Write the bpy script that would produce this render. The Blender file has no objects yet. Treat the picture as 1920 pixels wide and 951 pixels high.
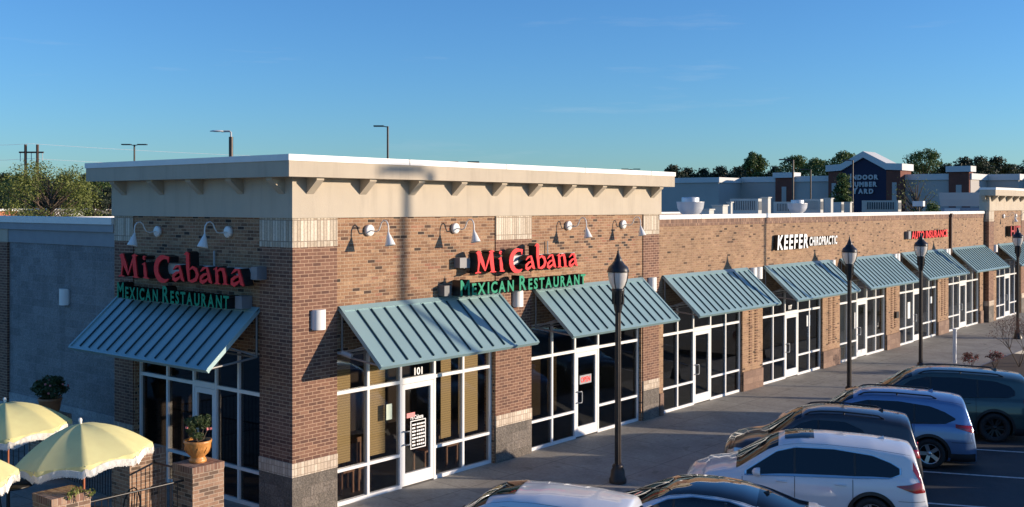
import bpy, bmesh, math, random
import numpy as np
from mathutils import Vector, Matrix
random.seed(7)
R = math.radians
SC = bpy.context.scene
COL = SC.collection
# ------------------------------------------------------------------ camera
cd = bpy.data.cameras.new("camera"); cam = bpy.data.objects.new("camera", cd); COL.objects.link(cam)
fw = Vector((0.7727622524298043, 0.634687378969421, -0.003229891103721598))
rt = Vector((0.6346935142929434, -0.7727627479071775, 0.001370533261719325))
up = Vector((0.0016260793610817985, 0.0031090873057607674, 0.9999938447020745))
M4 = Matrix((rt, up, -fw)).transposed().to_4x4(); M4.translation = Vector((-12.7308, -15.7362, 5.9))
cam.matrix_world = M4
cd.sensor_width = 36; cd.sensor_fit = 'HORIZONTAL'; cd.lens = 1997.35/1920*36
cd.shift_y = -(475.5-391.04)/1920
cd.clip_start = .1; cd.clip_end = 6000
SC.camera = cam
# ------------------------------------------------------------------ light
SUN = Vector((.78, -1.0, .205)).normalized()
el = math.asin(SUN.z)
w = bpy.data.worlds.new("World"); SC.world = w; w.use_nodes = True
nt = w.node_tree; nt.nodes.clear()
sky = nt.nodes.new('ShaderNodeTexSky'); sky.sky_type = 'NISHITA'; sky.sun_disc = False
sky.sun_elevation = el; sky.sun_rotation = math.atan2(SUN.x, SUN.y)
sky.air_density = 1.0; sky.dust_density = 0.15; sky.ozone_density = 3.5; sky.altitude = 50
bg = nt.nodes.new('ShaderNodeBackground'); bg.inputs[1].default_value = 0.105
wo = nt.nodes.new('ShaderNodeOutputWorld')
tint = nt.nodes.new('ShaderNodeMix'); tint.data_type = 'RGBA'; tint.blend_type = 'MULTIPLY'; tint.inputs[0].default_value = 1
tint.inputs[7].default_value = (.72, 1.08, 1.50, 1); nt.links.new(sky.outputs[0], tint.inputs[6])
tc = nt.nodes.new('ShaderNodeTexCoord'); mp = nt.nodes.new('ShaderNodeMapping'); mp.inputs['Scale'].default_value = (1.6, 1.6, 17)
mp.inputs['Rotation'].default_value = (.03, .02, .4); nt.links.new(tc.outputs['Generated'], mp.inputs[0])
nz = nt.nodes.new('ShaderNodeTexNoise'); nz.inputs['Scale'].default_value = 2.2; nz.inputs['Detail'].default_value = 7; nz.inputs['Roughness'].default_value = .6
nt.links.new(mp.outputs[0], nz.inputs['Vector'])
rp = nt.nodes.new('ShaderNodeValToRGB'); rp.color_ramp.elements[0].position = .60; rp.color_ramp.elements[1].position = .80
rp.color_ramp.elements[0].color = (0, 0, 0, 1); rp.color_ramp.elements[1].color = (.20, .20, .20, 1); nt.links.new(nz.outputs[0], rp.inputs[0])
cm = nt.nodes.new('ShaderNodeMix'); cm.data_type = 'RGBA'; nt.links.new(rp.outputs[0], cm.inputs[0]); nt.links.new(tint.outputs[2], cm.inputs[6]); cm.inputs[7].default_value = (4.6, 5.0, 5.3, 1)
nt.links.new(cm.outputs[2], bg.inputs[0]); nt.links.new(bg.outputs[0], wo.inputs[0])
sl = bpy.data.lights.new("sun", 'SUN'); sl.energy = 4.5; sl.angle = R(0.55); sl.color = (1.0, .83, .65)
so = bpy.data.objects.new("sun", sl); COL.objects.link(so)
so.rotation_euler = SUN.to_track_quat('Z', 'Y').to_euler()
SC.view_settings.view_transform = 'Standard'; SC.view_settings.look = 'None'
SC.view_settings.exposure = 0.5; SC.view_settings.gamma = 1

# ------------------------------------------------------------------ materials
def newmat(name):
    m = bpy.data.materials.new(name); m.use_nodes = True
    n = m.node_tree; b = n.nodes['Principled BSDF']
    return m, n, b
def N(n, t, **k):
    x = n.nodes.new(t)
    for a, v in k.items(): setattr(x, a, v)
    return x
def L(n, a, b): n.links.new(a, b)
def math_(n, op, a, b=None, c=None, clamp=False):
    x = N(n, 'ShaderNodeMath', operation=op); x.use_clamp = clamp
    for i, v in enumerate((a, b, c)):
        if v is None: continue
        if isinstance(v, (int, float)): x.inputs[i].default_value = v
        else: L(n, v, x.inputs[i])
    return x.outputs[0]
def mixc(n, f, a, b, mode='MIX'):
    x = N(n, 'ShaderNodeMix', data_type='RGBA', blend_type=mode)
    for s, v in ((x.inputs[0], f), (x.inputs[6], a), (x.inputs[7], b)):
        if isinstance(v, (int, float)): s.default_value = v
        elif isinstance(v, (tuple, list)): s.default_value = (*v[:3], 1)
        else: L(n, v, s)
    return x.outputs[2]
def noise(n, scale, detail=3, rough=.55, vec=None):
    x = N(n, 'ShaderNodeTexNoise'); x.inputs['Scale'].default_value = scale
    x.inputs['Detail'].default_value = detail; x.inputs['Roughness'].default_value = rough
    if vec is None:
        g = N(n, 'ShaderNodeNewGeometry'); vec = g.outputs['Position']
    L(n, vec, x.inputs['Vector']); return x.outputs['Fac']
def ramp(n, f, stops, interp='LINEAR'):
    x = N(n, 'ShaderNodeValToRGB'); x.color_ramp.interpolation = interp
    e = x.color_ramp.elements
    while len(e) < len(stops): e.new(.5)
    for i, (p, c) in enumerate(stops): e[i].position = p; e[i].color = (*c, 1)
    L(n, f, x.inputs[0]); return x.outputs[0]
def plain(name, col, rough=.6, metal=0, var=.12, vscale=3, coat=0, bump=0, bscale=60, spec=.5):
    m, n, b = newmat(name)
    f = noise(n, vscale, 4)
    lo = tuple(c*(1-var) for c in col); hi = tuple(min(1, c*(1+var)) for c in col)
    L(n, ramp(n, f, [(.3, lo), (.7, hi)]), b.inputs['Base Color'])
    b.inputs['Roughness'].default_value = rough; b.inputs['Metallic'].default_value = metal
    b.inputs['Coat Weight'].default_value = coat; b.inputs['Coat Roughness'].default_value = .04
    b.inputs['Specular IOR Level'].default_value = spec
    if bump:
        bp = N(n, 'ShaderNodeBump'); bp.inputs['Strength'].default_value = bump; bp.inputs['Distance'].default_value = .02
        L(n, noise(n, bscale, 3), bp.inputs['Height']); L(n, bp.outputs[0], b.inputs['Normal'])
    return m
def streaks(n, lo, sc=(2.6, 2.6, .22)):
    g = N(n, 'ShaderNodeNewGeometry'); v = N(n, 'ShaderNodeVectorMath', operation='MULTIPLY'); L(n, g.outputs['Position'], v.inputs[0]); v.inputs[1].default_value = sc
    return ramp(n, noise(n, 1.0, 5, .65, v.outputs[0]), [(.30, (lo, lo, lo)), (.48, (1, 1, 1)), (.7, (1.03, 1.03, 1.02))])
def wall_uv(n):
    g = N(n, 'ShaderNodeNewGeometry')
    sp = N(n, 'ShaderNodeSeparateXYZ'); L(n, g.outputs['Position'], sp.inputs[0])
    sn = N(n, 'ShaderNodeSeparateXYZ'); L(n, g.outputs['True Normal'], sn.inputs[0])
    ax = math_(n, 'GREATER_THAN', math_(n, 'ABSOLUTE', sn.outputs[0]), .7)
    az = math_(n, 'GREATER_THAN', math_(n, 'ABSOLUTE', sn.outputs[2]), .7)
    u = math_(n, 'ADD', math_(n, 'MULTIPLY', sp.outputs[0], math_(n, 'SUBTRACT', 1, ax)), math_(n, 'MULTIPLY', sp.outputs[1], ax))
    v = math_(n, 'ADD', math_(n, 'MULTIPLY', sp.outputs[2], math_(n, 'SUBTRACT', 1, az)), math_(n, 'MULTIPLY', sp.outputs[1], az))
    return u, v
def brick(name, bw, bh, mort, stops, mcol, shift=.5, cluster=0, zoff=0, bump=.5, rough=.85, wear=.15, mix2=None):
    m, n, b = newmat(name)
    u, v = wall_uv(n)
    v = math_(n, 'ADD', v, 100+zoff); u = math_(n, 'ADD', u, 200)
    vr = math_(n, 'DIVIDE', v, bh); row = math_(n, 'FLOOR', vr); fv = math_(n, 'FRACT', vr)
    odd = math_(n, 'MODULO', row, 2)
    ur = math_(n, 'ADD', math_(n, 'DIVIDE', u, bw), math_(n, 'MULTIPLY', odd, shift))
    cl = math_(n, 'FLOOR', ur); fu = math_(n, 'FRACT', ur)
    def edge(f, size):
        d = math_(n, 'MINIMUM', f, math_(n, 'SUBTRACT', 1, f))
        d = math_(n, 'MULTIPLY', d, size)
        return math_(n, 'DIVIDE', math_(n, 'SUBTRACT', d, mort*.5*.7), mort*.35, clamp=True)
    mask = math_(n, 'MULTIPLY', edge(fu, bw), edge(fv, bh))
    cv = N(n, 'ShaderNodeCombineXYZ'); L(n, cl, cv.inputs[0]); L(n, row, cv.inputs[1])
    wn = N(n, 'ShaderNodeTexWhiteNoise', noise_dimensions='2D'); L(n, cv.outputs[0], wn.inputs['Vector'])
    r = wn.outputs['Value']
    if cluster:
        cs = N(n, 'ShaderNodeVectorMath', operation='MULTIPLY'); L(n, cv.outputs[0], cs.inputs[0]); cs.inputs[1].default_value = (.21, .16, 1)
        cn = noise(n, 1.0, 2, .5, cs.outputs[0])
        r = math_(n, 'ADD', r, math_(n, 'MULTIPLY', math_(n, 'SUBTRACT', cn, .5), cluster), clamp=True)
    col = ramp(n, r, stops, 'LINEAR')
    if mix2:
        sep = N(n, 'ShaderNodeSeparateColor'); L(n, wn.outputs['Color'], sep.inputs[0])
        col = mixc(n, math_(n, 'MULTIPLY', sep.outputs[1], .55), col, mix2)
    fine = noise(n, 26, 4, .7)
    col = mixc(n, 1.0, col, ramp(n, fine, [(.25, (1-wear*1.6,)*3), (.75, (1+wear*.6,)*3)]), 'MULTIPLY')
    big = noise(n, .45, 3)
    col = mixc(n, mask, mcol, col)
    col = mixc(n, 1.0, col, ramp(n, big, [(.3, (.86, .85, .84)), (.7, (1.06, 1.05, 1.04))]), 'MULTIPLY')
    col = mixc(n, 1.0, col, streaks(n, .80), 'MULTIPLY')
    L(n, col, b.inputs['Base Color']); b.inputs['Roughness'].default_value = rough
    bp = N(n, 'ShaderNodeBump'); bp.inputs['Strength'].default_value = bump; bp.inputs['Distance'].default_value = .008
    L(n, math_(n, 'ADD', mask, math_(n, 'MULTIPLY', fine, .5)), bp.inputs['Height']); L(n, bp.outputs[0], b.inputs['Normal'])
    return m
MORT = (.50, .36, .26)
m_tan = brick('tan_brick', .203, .0677, .011,
    [(0, (.045, .028, .020)), (.045, (.085, .045, .028)), (.085, (.24, .12, .065)), (.3, (.32, .17, .09)), (.55, (.40, .225, .12)), (.72, (.33, .175, .095)), (.85, (.49, .30, .17)), (1, (.37, .165, .095))], (.50, .36, .24), cluster=.42, bump=.8, wear=.34)
m_tan2 = brick('tan_wing_brick', .203, .0677, .010,
    [(0, (.06, .03, .015)), (.03, (.12, .06, .03)), (.06, (.27, .155, .085)), (.3, (.34, .20, .11)), (.5, (.40, .245, .135)), (.7, (.34, .195, .11)), (.85, (.46, .285, .165)), (1, (.37, .21, .125))], (.44, .30, .19), cluster=.3, bump=.7, wear=.34)
m_dark = brick('dark_brick', .203, .0677, .012,
    [(0, (.12, .055, .038)), (.3, (.17, .078, .05)), (.7, (.21, .10, .063)), (1, (.26, .135, .085))], (.46, .30, .20), bump=.6)
m_solddark = brick('dark_soldier_brick', .068, .22, .010,
    [(0, (.14, .07, .05)), (.5, (.22, .12, .08)), (.9, (.30, .17, .11)), (1, (.42, .26, .17))], (.30, .2, .14), shift=0)
m_cream = brick('cream_soldier_brick', .080, .40, .013,
    [(0, (.52, .42, .31)), (.5, (.66, .56, .43)), (1, (.80, .71, .57))], (.30, .23, .17), shift=0, zoff=-.01, bump=.7, wear=.2)
m_creamlow = brick('cream_rowlock_brick', .080, .135, .010,
    [(0, (.52, .41, .31)), (.5, (.64, .53, .41)), (1, (.74, .63, .50))], (.34, .26, .19), shift=0, zoff=-.0, bump=.7)
m_block = brick('split_block', .40, .20, .008,
    [(0, (.17, .145, .12)), (.5, (.21, .18, .15)), (1, (.26, .22, .185))], (.12, .10, .085), bump=.3, wear=.5)
m_gblock = brick('grey_split_block', .40, .20, .010,
    [(0, (.23, .235, .24)), (.5, (.27, .275, .28)), (1, (.31, .315, .32))], (.27, .275, .28), bump=.3, wear=.35)
for mm in (m_block, m_gblock):       # craggy face
    n = mm.node_tree; bp = [x for x in n.nodes if x.type == 'BUMP'][0]
    b2 = N(n, 'ShaderNodeBump'); b2.inputs['Strength'].default_value = .9; b2.inputs['Distance'].default_value = .05
    L(n, noise(n, 9, 5, .65), b2.inputs['Height']); L(n, bp.outputs[0], b2.inputs['Normal'])
    L(n, b2.outputs[0], n.nodes['Principled BSDF'].inputs['Normal'])
m_pale = brick('pale_block', .40, .20, .008, [(0, (.36, .37, .37)), (.5, (.42, .43, .43)), (1, (.48, .49, .49))], (.30, .3, .3), bump=.3, wear=.4)
m_brown = brick('brown_block', .40, .20, .010, [(0, (.20, .12, .085)), (.5, (.25, .155, .11)), (1, (.31, .20, .14))], (.16, .10, .07), bump=.4, wear=.3)
m_pier = brick('pier_brick', .203, .0677, .011,
    [(0, (.10, .07, .05)), (.18, (.20, .12, .08)), (.4, (.33, .19, .12)), (.75, (.40, .24, .155)), (1, (.46, .30, .20))], (.52, .40, .30), bump=.6, cluster=.2)
m_stucco = plain('stucco', (.52, .445, .345), .9, var=.05, vscale=1.2, bump=.25, bscale=90)
m_stucco2 = plain('fascia_stucco', (.50, .425, .325), .9, var=.05, vscale=1.5, bump=.2, bscale=90)
for mm in (m_stucco, m_stucco2):
    n = mm.node_tree; b = n.nodes['Principled BSDF']; src = b.inputs['Base Color'].links[0].from_socket
    L(n, mixc(n, 1.0, src, streaks(n, .88, (3.2, 3.2, .35)), 'MULTIPLY'), b.inputs['Base Color'])
m_white = plain('white_metal', (.80, .78, .74), .45, var=.04)
m_frame = plain('storefront_frame', (.80, .79, .77), .35, var=.03)
m_dstone = plain('roof_membrane', (.55, .55, .54), .85, var=.15, vscale=1)
m_relief = plain('relief_brick', (.17, .09, .055), .85, var=.3, vscale=9)
m_black = plain('black_metal', (.022, .020, .020), .35, var=.25)
m_bronze = plain('bronze_pole', (.055, .042, .034), .4, var=.25, metal=.3)
m_dgrey = plain('dark_grey', (.06, .06, .062), .6)
m_lgrey = plain('light_grey_metal', (.42, .43, .43), .45, var=.06)
m_hvac = plain('hvac_beige', (.46, .45, .40), .55, var=.06)
m_hvacdark = plain('hvac_grille', (.05, .06, .07), .6)
m_alu = plain('spun_aluminium', (.66, .66, .65), .42, metal=.35, var=.06)
m_awn = plain('awning_metal', (.27, .40, .41), .38, metal=.15, var=.06, vscale=1.0)
m_awndark = plain('awning_seam', (.018, .05, .062), .4, metal=.15)
m_tube = plain('galvanised_tube', (.26, .25, .24), .45, metal=.3)
m_red = plain('sign_red_face', (.95, .045, .05), .5, var=.04, spec=.15)
m_redtrim = plain('sign_red_trim', (.42, .01, .012), .35)
m_green = plain('sign_green_face', (.015, .28, .15), .5, var=.05, spec=.15)
m_gface2 = plain('sign_white_face', (.88, .87, .85), .35, var=.02)
m_open = plain('open_red', (.8, .04, .04), .4)
m_open.node_tree.nodes['Principled BSDF'].inputs['Emission Color'].default_value = (1, .04, .03, 1); m_open.node_tree.nodes['Principled BSDF'].inputs['Emission Strength'].default_value = .5
m_race = plain('raceway_grey', (.50, .50, .49), .5, var=.05)
m_raced = plain('raceway_dark', (.12, .125, .13), .5)
m_jbox = plain('junction_grey', (.20, .20, .21), .5)
m_side = plain('letter_return', (.012, .011, .011), .4)
m_wood = plain('wood_brown', (.20, .09, .045), .55, var=.3, vscale=8)
m_polewood = plain('umbrella_pole_wood', (.42, .13, .06), .45, var=.15, vscale=8)
m_utilwood = plain('utility_pole_wood', (.085, .045, .030), .8, var=.2)
m_terra = plain('terracotta_glazed', (.60, .26, .07), .35, var=.22, vscale=12, bump=.4, bscale=30)
m_terra2 = plain('terracotta_plain', (.38, .16, .07), .6, var=.2, vscale=8)
m_soil = plain('soil', (.05, .035, .025), .95)
m_yel = plain('umbrella_canvas', (.97, .88, .42), .85, var=.05, vscale=6)
m_fringe = plain('cotton_fringe', (.80, .77, .70), .95, var=.12, vscale=70)
m_paper = plain('paper', (.62, .70, .55), .7)
m_redplastic = plain('red_plastic', (.55, .03, .03), .4)
m_rubber = plain('tyre_rubber', (.018, .018, .019), .75, var=.2, bump=.2)
m_trim = plain('black_trim', (.02, .02, .021), .45)
m_rim = plain('alloy_rim', (.60, .60, .60), .3, metal=.8, var=.05)
m_rimdark = plain('dark_rim', (.03, .03, .032), .35, metal=.4)
m_chrome = plain('chrome', (.75, .75, .75), .12, metal=1, var=.03)
m_paintline = plain('road_paint', (.55, .55, .53), .8, var=.2, vscale=12)
m_birdlamp = plain('lamp_dark', (.03, .03, .035), .5)
# translucent canvas
n = m_yel.node_tree; b = n.nodes['Principled BSDF']
tr = N(n, 'ShaderNodeBsdfTranslucent'); tr.inputs[0].default_value = (1.0, .84, .13, 1)
mx = N(n, 'ShaderNodeMixShader'); mx.inputs[0].default_value = .25
L(n, b.outputs[0], mx.inputs[1]); L(n, tr.outputs[0], mx.inputs[2]); L(n, mx.outputs[0], n.nodes['Material Output'].inputs[0])

def glass(name, tint, trans, rough=.02, base=(.008, .010, .012)):
    m, n, b = newmat(name)
    b.inputs['Base Color'].default_value = (*base, 1); b.inputs['Roughness'].default_value = rough
    b.inputs['Specular IOR Level'].default_value = .5; b.inputs['IOR'].default_value = 1.5
    t = N(n, 'ShaderNodeBsdfTransparent'); t.inputs[0].default_value = (*tint, 1)
    g = N(n, 'ShaderNodeBsdfGlossy'); g.inputs['Roughness'].default_value = rough
    g.inputs['Color'].default_value = (.9, .95, 1, 1)
    ge = N(n, 'ShaderNodeNewGeometry'); dt = N(n, 'ShaderNodeVectorMath', operation='DOT_PRODUCT')
    L(n, ge.outputs['Incoming'], dt.inputs[0]); L(n, ge.outputs['Normal'], dt.inputs[1])
    ff = math_(n, 'ADD', .05, math_(n, 'MULTIPLY', .9, math_(n, 'POWER', math_(n, 'SUBTRACT', 1, math_(n, 'ABSOLUTE', dt.outputs['Value'])), 5)), clamp=True)
    m1 = N(n, 'ShaderNodeMixShader'); m1.inputs[0].default_value = trans
    d = N(n, 'ShaderNodeBsdfDiffuse'); d.inputs[0].default_value = (*base, 1)
    L(n, d.outputs[0], m1.inputs[1]); L(n, t.outputs[0], m1.inputs[2])
    m2 = N(n, 'ShaderNodeMixShader'); L(n, ff, m2.inputs[0]); L(n, m1.outputs[0], m2.inputs[1]); L(n, g.outputs[0], m2.inputs[2])
    L(n, m2.outputs[0], n.nodes['Material Output'].inputs[0])
    n.nodes.remove(b)
    return m
m_glass = glass('tinted_glass', (.86, .85, .82), .97)
m_glassdk = glass('dark_tinted_glass', (.50, .49, .48), .92)
m_carglass = glass('car_glass', (.18, .20, .22), .5, .01, (.004, .006, .010))
m_globe = glass('lamp_globe', (.95, .92, .88), .42, .12, (.88, .85, .80))

# asphalt / concrete
m_asph, n, b = newmat('asphalt')
f1 = noise(n, 60, 3, .7); f2 = noise(n, .35, 5, .6); f3 = noise(n, 2.2, 4, .6)
c = ramp(n, f2, [(.3, (.034, .036, .041)), (.7, (.050, .052, .057))])
c = mixc(n, 1, c, ramp(n, f1, [(.3, (.75,)*3), (.7, (1.25,)*3)]), 'MULTIPLY')
c = mixc(n, 1, c, ramp(n, f3, [(.35, (.85,)*3), (.6, (1.05,)*3)]), 'MULTIPLY')
L(n, c, b.inputs['Base Color']); b.inputs['Roughness'].default_value = .85
bp = N(n, 'ShaderNodeBump'); bp.inputs['Strength'].default_value = .4; bp.inputs['Distance'].default_value = .01
L(n, f1, bp.inputs['Height']); L(n, bp.outputs[0], b.inputs['Normal'])
m_conc, n, b = newmat('sidewalk_concrete')
g = N(n, 'ShaderNodeNewGeometry'); sp = N(n, 'ShaderNodeSeparateXYZ'); L(n, g.outputs['Position'], sp.inputs[0])
def joint(n, s, per, off):
    f = math_(n, 'FRACT', math_(n, 'DIVIDE', math_(n, 'ADD', s, off+300), per))
    d = math_(n, 'MULTIPLY', math_(n, 'MINIMUM', f, math_(n, 'SUBTRACT', 1, f)), per)
    return math_(n, 'DIVIDE', d, .014, clamp=True)
jm = math_(n, 'MULTIPLY', joint(n, sp.outputs[0], 1.55, 0), joint(n, sp.outputs[1], 1.93, .04))
c = ramp(n, noise(n, .8, 5, .6), [(.3, (.25, .225, .19)), (.7, (.385, .355, .30))])
c = mixc(n, 1, c, ramp(n, noise(n, 14, 4, .65), [(.3, (.80,)*3), (.7, (1.10,)*3)]), 'MULTIPLY')
vor = noise(n, 3.1, 2, .4)
c = mixc(n, 1, c, ramp(n, vor, [(.28, (.72, .72, .71)), (.36, (1, 1, 1))]), 'MULTIPLY')
c = mixc(n, jm, (.09, .085, .08), c)
L(n, c, b.inputs['Base Color']); b.inputs['Roughness'].default_value = .8
bp = N(n, 'ShaderNodeBump'); bp.inputs['Strength'].default_value = .5; bp.inputs['Distance'].default_value = .006
L(n, jm, bp.inputs['Height']); L(n, bp.outputs[0], b.inputs['Normal'])
m_grass, n, b = newmat('far_grass')
L(n, ramp(n, noise(n, .02, 5), [(.35, (.05, .065, .025)), (.65, (.10, .10, .05))]), b.inputs['Base Color']); b.inputs['Roughness'].default_value = .95
# blinds
m_blind, n, b = newmat('wood_slat_blind')
g = N(n, 'ShaderNodeNewGeometry'); sp = N(n, 'ShaderNodeSeparateXYZ'); L(n, g.outputs['Position'], sp.inputs[0])
fr = math_(n, 'FRACT', math_(n, 'DIVIDE', sp.outputs[2], .05))
L(n, ramp(n, fr, [(0, (.16, .10, .035)), (.18, (.42, .29, .12)), (.9, (.52, .37, .16)), (1, (.30, .2, .08))]), b.inputs['Base Color'])
b.inputs['Roughness'].default_value = .6
def leafmat(name, c1, c2, tr=.3):
    m, n, b = newmat(name)
    oi = noise(n, 1.2, 3, .6)
    g = N(n, 'ShaderNodeNewGeometry')
    wn = N(n, 'ShaderNodeTexWhiteNoise', noise_dimensions='1D'); L(n, g.outputs['Random Per Island'], wn.inputs['W'])
    f = math_(n, 'ADD', math_(n, 'MULTIPLY', oi, .6), math_(n, 'MULTIPLY', wn.outputs['Value'], .4))
    c = ramp(n, f, [(.25, c1), (.75, c2)])
    L(n, c, b.inputs['Base Color']); b.inputs['Roughness'].default_value = .6
    t = N(n, 'ShaderNodeBsdfTranslucent'); L(n, c, t.inputs[0])
    mx = N(n, 'ShaderNodeMixShader'); mx.inputs[0].default_value = tr
    L(n, b.outputs[0], mx.inputs[1]); L(n, t.outputs[0], mx.inputs[2]); L(n, mx.outputs[0], n.nodes['Material Output'].inputs[0])
    return m
m_leafd = leafmat('pine_foliage', (.018, .030, .014), (.042, .058, .024))
m_leafg = leafmat('green_foliage', (.045, .085, .020), (.11, .16, .04))
m_leafy = leafmat('spring_foliage', (.12, .15, .03), (.25, .27, .06))
m_leafp = leafmat('pot_foliage', (.03, .055, .018), (.08, .11, .035))
m_leafr = leafmat('reddish_foliage', (.10, .035, .03), (.16, .07, .05))
m_flower = plain('pink_petals', (.75, .25, .24), .6)
m_flowerr = plain('red_petals', (.50, .07, .06), .6)
m_bark = plain('bark', (.10, .07, .05), .9, var=.3, vscale=5)

# ------------------------------------------------------------------ mesh helpers
class MB:
    def __init__(s): s.v = []; s.f = []; s.mi = []; s.sm = []
    def add(s, vs, fs, mi=0, sm=False):
        o = len(s.v); s.v += [tuple(v) for v in vs]
        for f in fs: s.f.append(tuple(i+o for i in f)); s.mi.append(mi); s.sm.append(sm)
    def box(s, x0, x1, y0, y1, z0, z1, mi=0, M=None):
        vs = [Vector((x, y, z)) for z in (z0, z1) for y in (y0, y1) for x in (x0, x1)]
        if M: vs = [M @ v for v in vs]
        s.add(vs, [(0, 2, 3, 1), (4, 5, 7, 6), (0, 1, 5, 4), (2, 6, 7, 3), (0, 4, 6, 2), (1, 3, 7, 5)], mi)
    def tube(s, pts, r, n=8, mi=0, caps=True, sm=True):
        pts = [Vector(p) for p in pts]; k = len(pts)
        rr = r if isinstance(r, (list, tuple)) else [r]*k
        rings = []
        t0 = (pts[1]-pts[0]).normalized()
        a = t0.orthogonal().normalized()
        for i, p in enumerate(pts):
            t = (pts[min(i+1, k-1)]-pts[max(i-1, 0)]).normalized()
            a = (a - t*a.dot(t)).normalized(); b = t.cross(a)
            rings.append([p+(a*math.cos(2*math.pi*j/n)+b*math.sin(2*math.pi*j/n))*rr[i] for j in range(n)])
        vs = [v for q in rings for v in q]
        fs = [(i*n+j, i*n+(j+1) % n, (i+1)*n+(j+1) % n, (i+1)*n+j) for i in range(k-1) for j in range(n)]
        s.add(vs, fs, mi, sm)
        if caps:
            s.add(rings[0], [tuple(range(n))[::-1]], mi); s.add(rings[-1], [tuple(range(n))], mi)
    def lathe(s, prof, n=20, mi=0, M=None, sm=True):
        vs = []; k = len(prof)
        for (r, z) in prof:
            for j in range(n):
                a = 2*math.pi*j/n; v = Vector((r*math.cos(a), r*math.sin(a), z))
                vs.append(M @ v if M else v)
        fs = [(i*n+j, i*n+(j+1) % n, (i+1)*n+(j+1) % n, (i+1)*n+j) for i in range(k-1) for j in range(n)]
        s.add(vs, fs, mi, sm)
    def prism(s, poly, axis_fn, d0, d1, mi=0, mside=None, cap0=True):
        # poly: 2d ccw, axis_fn(u,v,d)->3d
        n = len(poly)
        a = [axis_fn(u, v, d0) for u, v in poly]; b = [axis_fn(u, v, d1) for u, v in poly]
        s.add(b, [tuple(range(n))], mi)
        if cap0: s.add(a, [tuple(range(n))[::-1]], mside if mside is not None else mi)
        s.add(a+b, [(i, (i+1) % n, n+(i+1) % n, n+i) for i in range(n)], mside if mside is not None else mi)
    def build(s, name, mats, parent=None, loc=None):
        me = bpy.data.meshes.new(name); me.from_pydata([tuple(v) for v in s.v], [], s.f)
        if not isinstance(mats, (list, tuple)): mats = [mats]
        for m in mats: me.materials.append(m)
        me.polygons.foreach_set('material_index', s.mi); me.polygons.foreach_set('use_smooth', s.sm)
        me.update()
        o = bpy.data.objects.new(name, me); COL.objects.link(o)
        if parent: o.parent = parent
        if loc: o.location = loc
        return o
def bx(name, mat, parent, *boxes):
    m = MB()
    for b in boxes: m.box(*b)
    return m.build(name, mat, parent)
def tag(o, label=None, cat=None, group=None, kind=None):
    if label: o['label'] = label
    if cat: o['category'] = cat
    if group: o['group'] = group
    if kind: o['kind'] = kind
    return o
def thing(name, loc, label, cat, group=None, rz=0):
    o = bpy.data.objects.new(name, None); COL.objects.link(o); o.location = loc; o.rotation_euler = (0, 0, rz)
    o.empty_display_size = .2
    return tag(o, label, cat, group)
def dup(o, loc=None, rz=None, label=None, scale=None, parent=None):
    c = o.copy(); COL.objects.link(c)
    if parent: c.parent = parent
    if loc is not None: c.location = loc
    if rz is not None: c.rotation_euler = (0, 0, rz)
    if scale is not None: c.scale = (scale,)*3 if isinstance(scale, (int, float)) else scale
    if label: c['label'] = label
    for ch in list(o.children): dup(ch, parent=c)
    return c
def recalc(o):
    bm = bmesh.new(); bm.from_mesh(o.data); bmesh.ops.recalc_face_normals(bm, faces=bm.faces); bm.to_mesh(o.data); bm.free()

# ------------------------------------------------------------------ ground
def sheet(name, mat, x0, x1, y0, y1, z, kind='structure'):
    m = MB(); m.add([(x0, y0, z), (x1, y0, z), (x1, y1, z), (x0, y1, z)], [(0, 1, 2, 3)])
    return tag(m.build(name, mat), kind=kind)
sheet('ground', m_grass, -2500, 2500, -2500, 2500, -.32)
lot = sheet('parking_lot', m_asph, -60, 160, -80, 140, -.275)
CURB = -4.05
m = MB(); yk = CURB+.15
m.add([(-40, yk, -.3), (70, yk, -.3), (70, 0, -.3), (-40, 0, -.3), (-40, yk, -.10), (70, yk, -.10), (70, 0, 0), (-40, 0, 0), (70, 26, 0), (-40, 26, 0)],
      [(4, 5, 6, 7), (7, 6, 8, 9), (0, 1, 5, 4), (1, 2, 6, 5), (3, 0, 4, 7)])
sw = tag(m.build('sidewalk', m_conc), kind='structure')
m = MB(); m.box(-40, 70, CURB, CURB+.146, -.29, -.098)
tag(m.build('kerb', plain('kerb_concrete', (.30, .28, .25), .85, var=.15)), kind='structure')
HD = R(113); hv = Vector((math.cos(HD), math.sin(HD), 0)); ln = Vector((-hv.y, hv.x, 0))
m = MB()
for k in range(-3, 8):
    p0 = Vector((12.45+3.02*k, -7.5, -.271)); a = p0+hv*3.7; b = p0-hv*2.7
    q = [a-ln*.05, b-ln*.05, b+ln*.05, a+ln*.05]
    m.add([(v.x, v.y, -.271) for v in q], [(0, 1, 2, 3)])
tag(m.build('parking_bay_lines', m_paintline), kind='structure')

# ------------------------------------------------------------------ shopping strip building
B = thing('shop_building', (0, 0, 0), 'long one-storey brick shopping strip with cream stucco corner towers and teal awnings', 'building')
HEAD = 3.05
def wall_x(m, x0, x1, y0, y1, z0, z1, ops):
    x = x0
    for (a, b, zt) in ops:
        if a > x: m.box(x, a, y0, y1, z0, z1)
        m.box(a, b, y0, y1, zt, z1); x = b
    if x < x1: m.box(x, x1, y0, y1, z0, z1)
def wall_y(m, x0, x1, y0, y1, z0, z1, ops):
    y = y0
    for (a, b, zt) in ops:
        if a > y: m.box(x0, x1, y, a, z0, z1)
        m.box(x0, x1, a, b, zt, z1); y = b
    if y < y1: m.box(x0, x1, y, y1, z0, z1)
TH = 5.65
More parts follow.
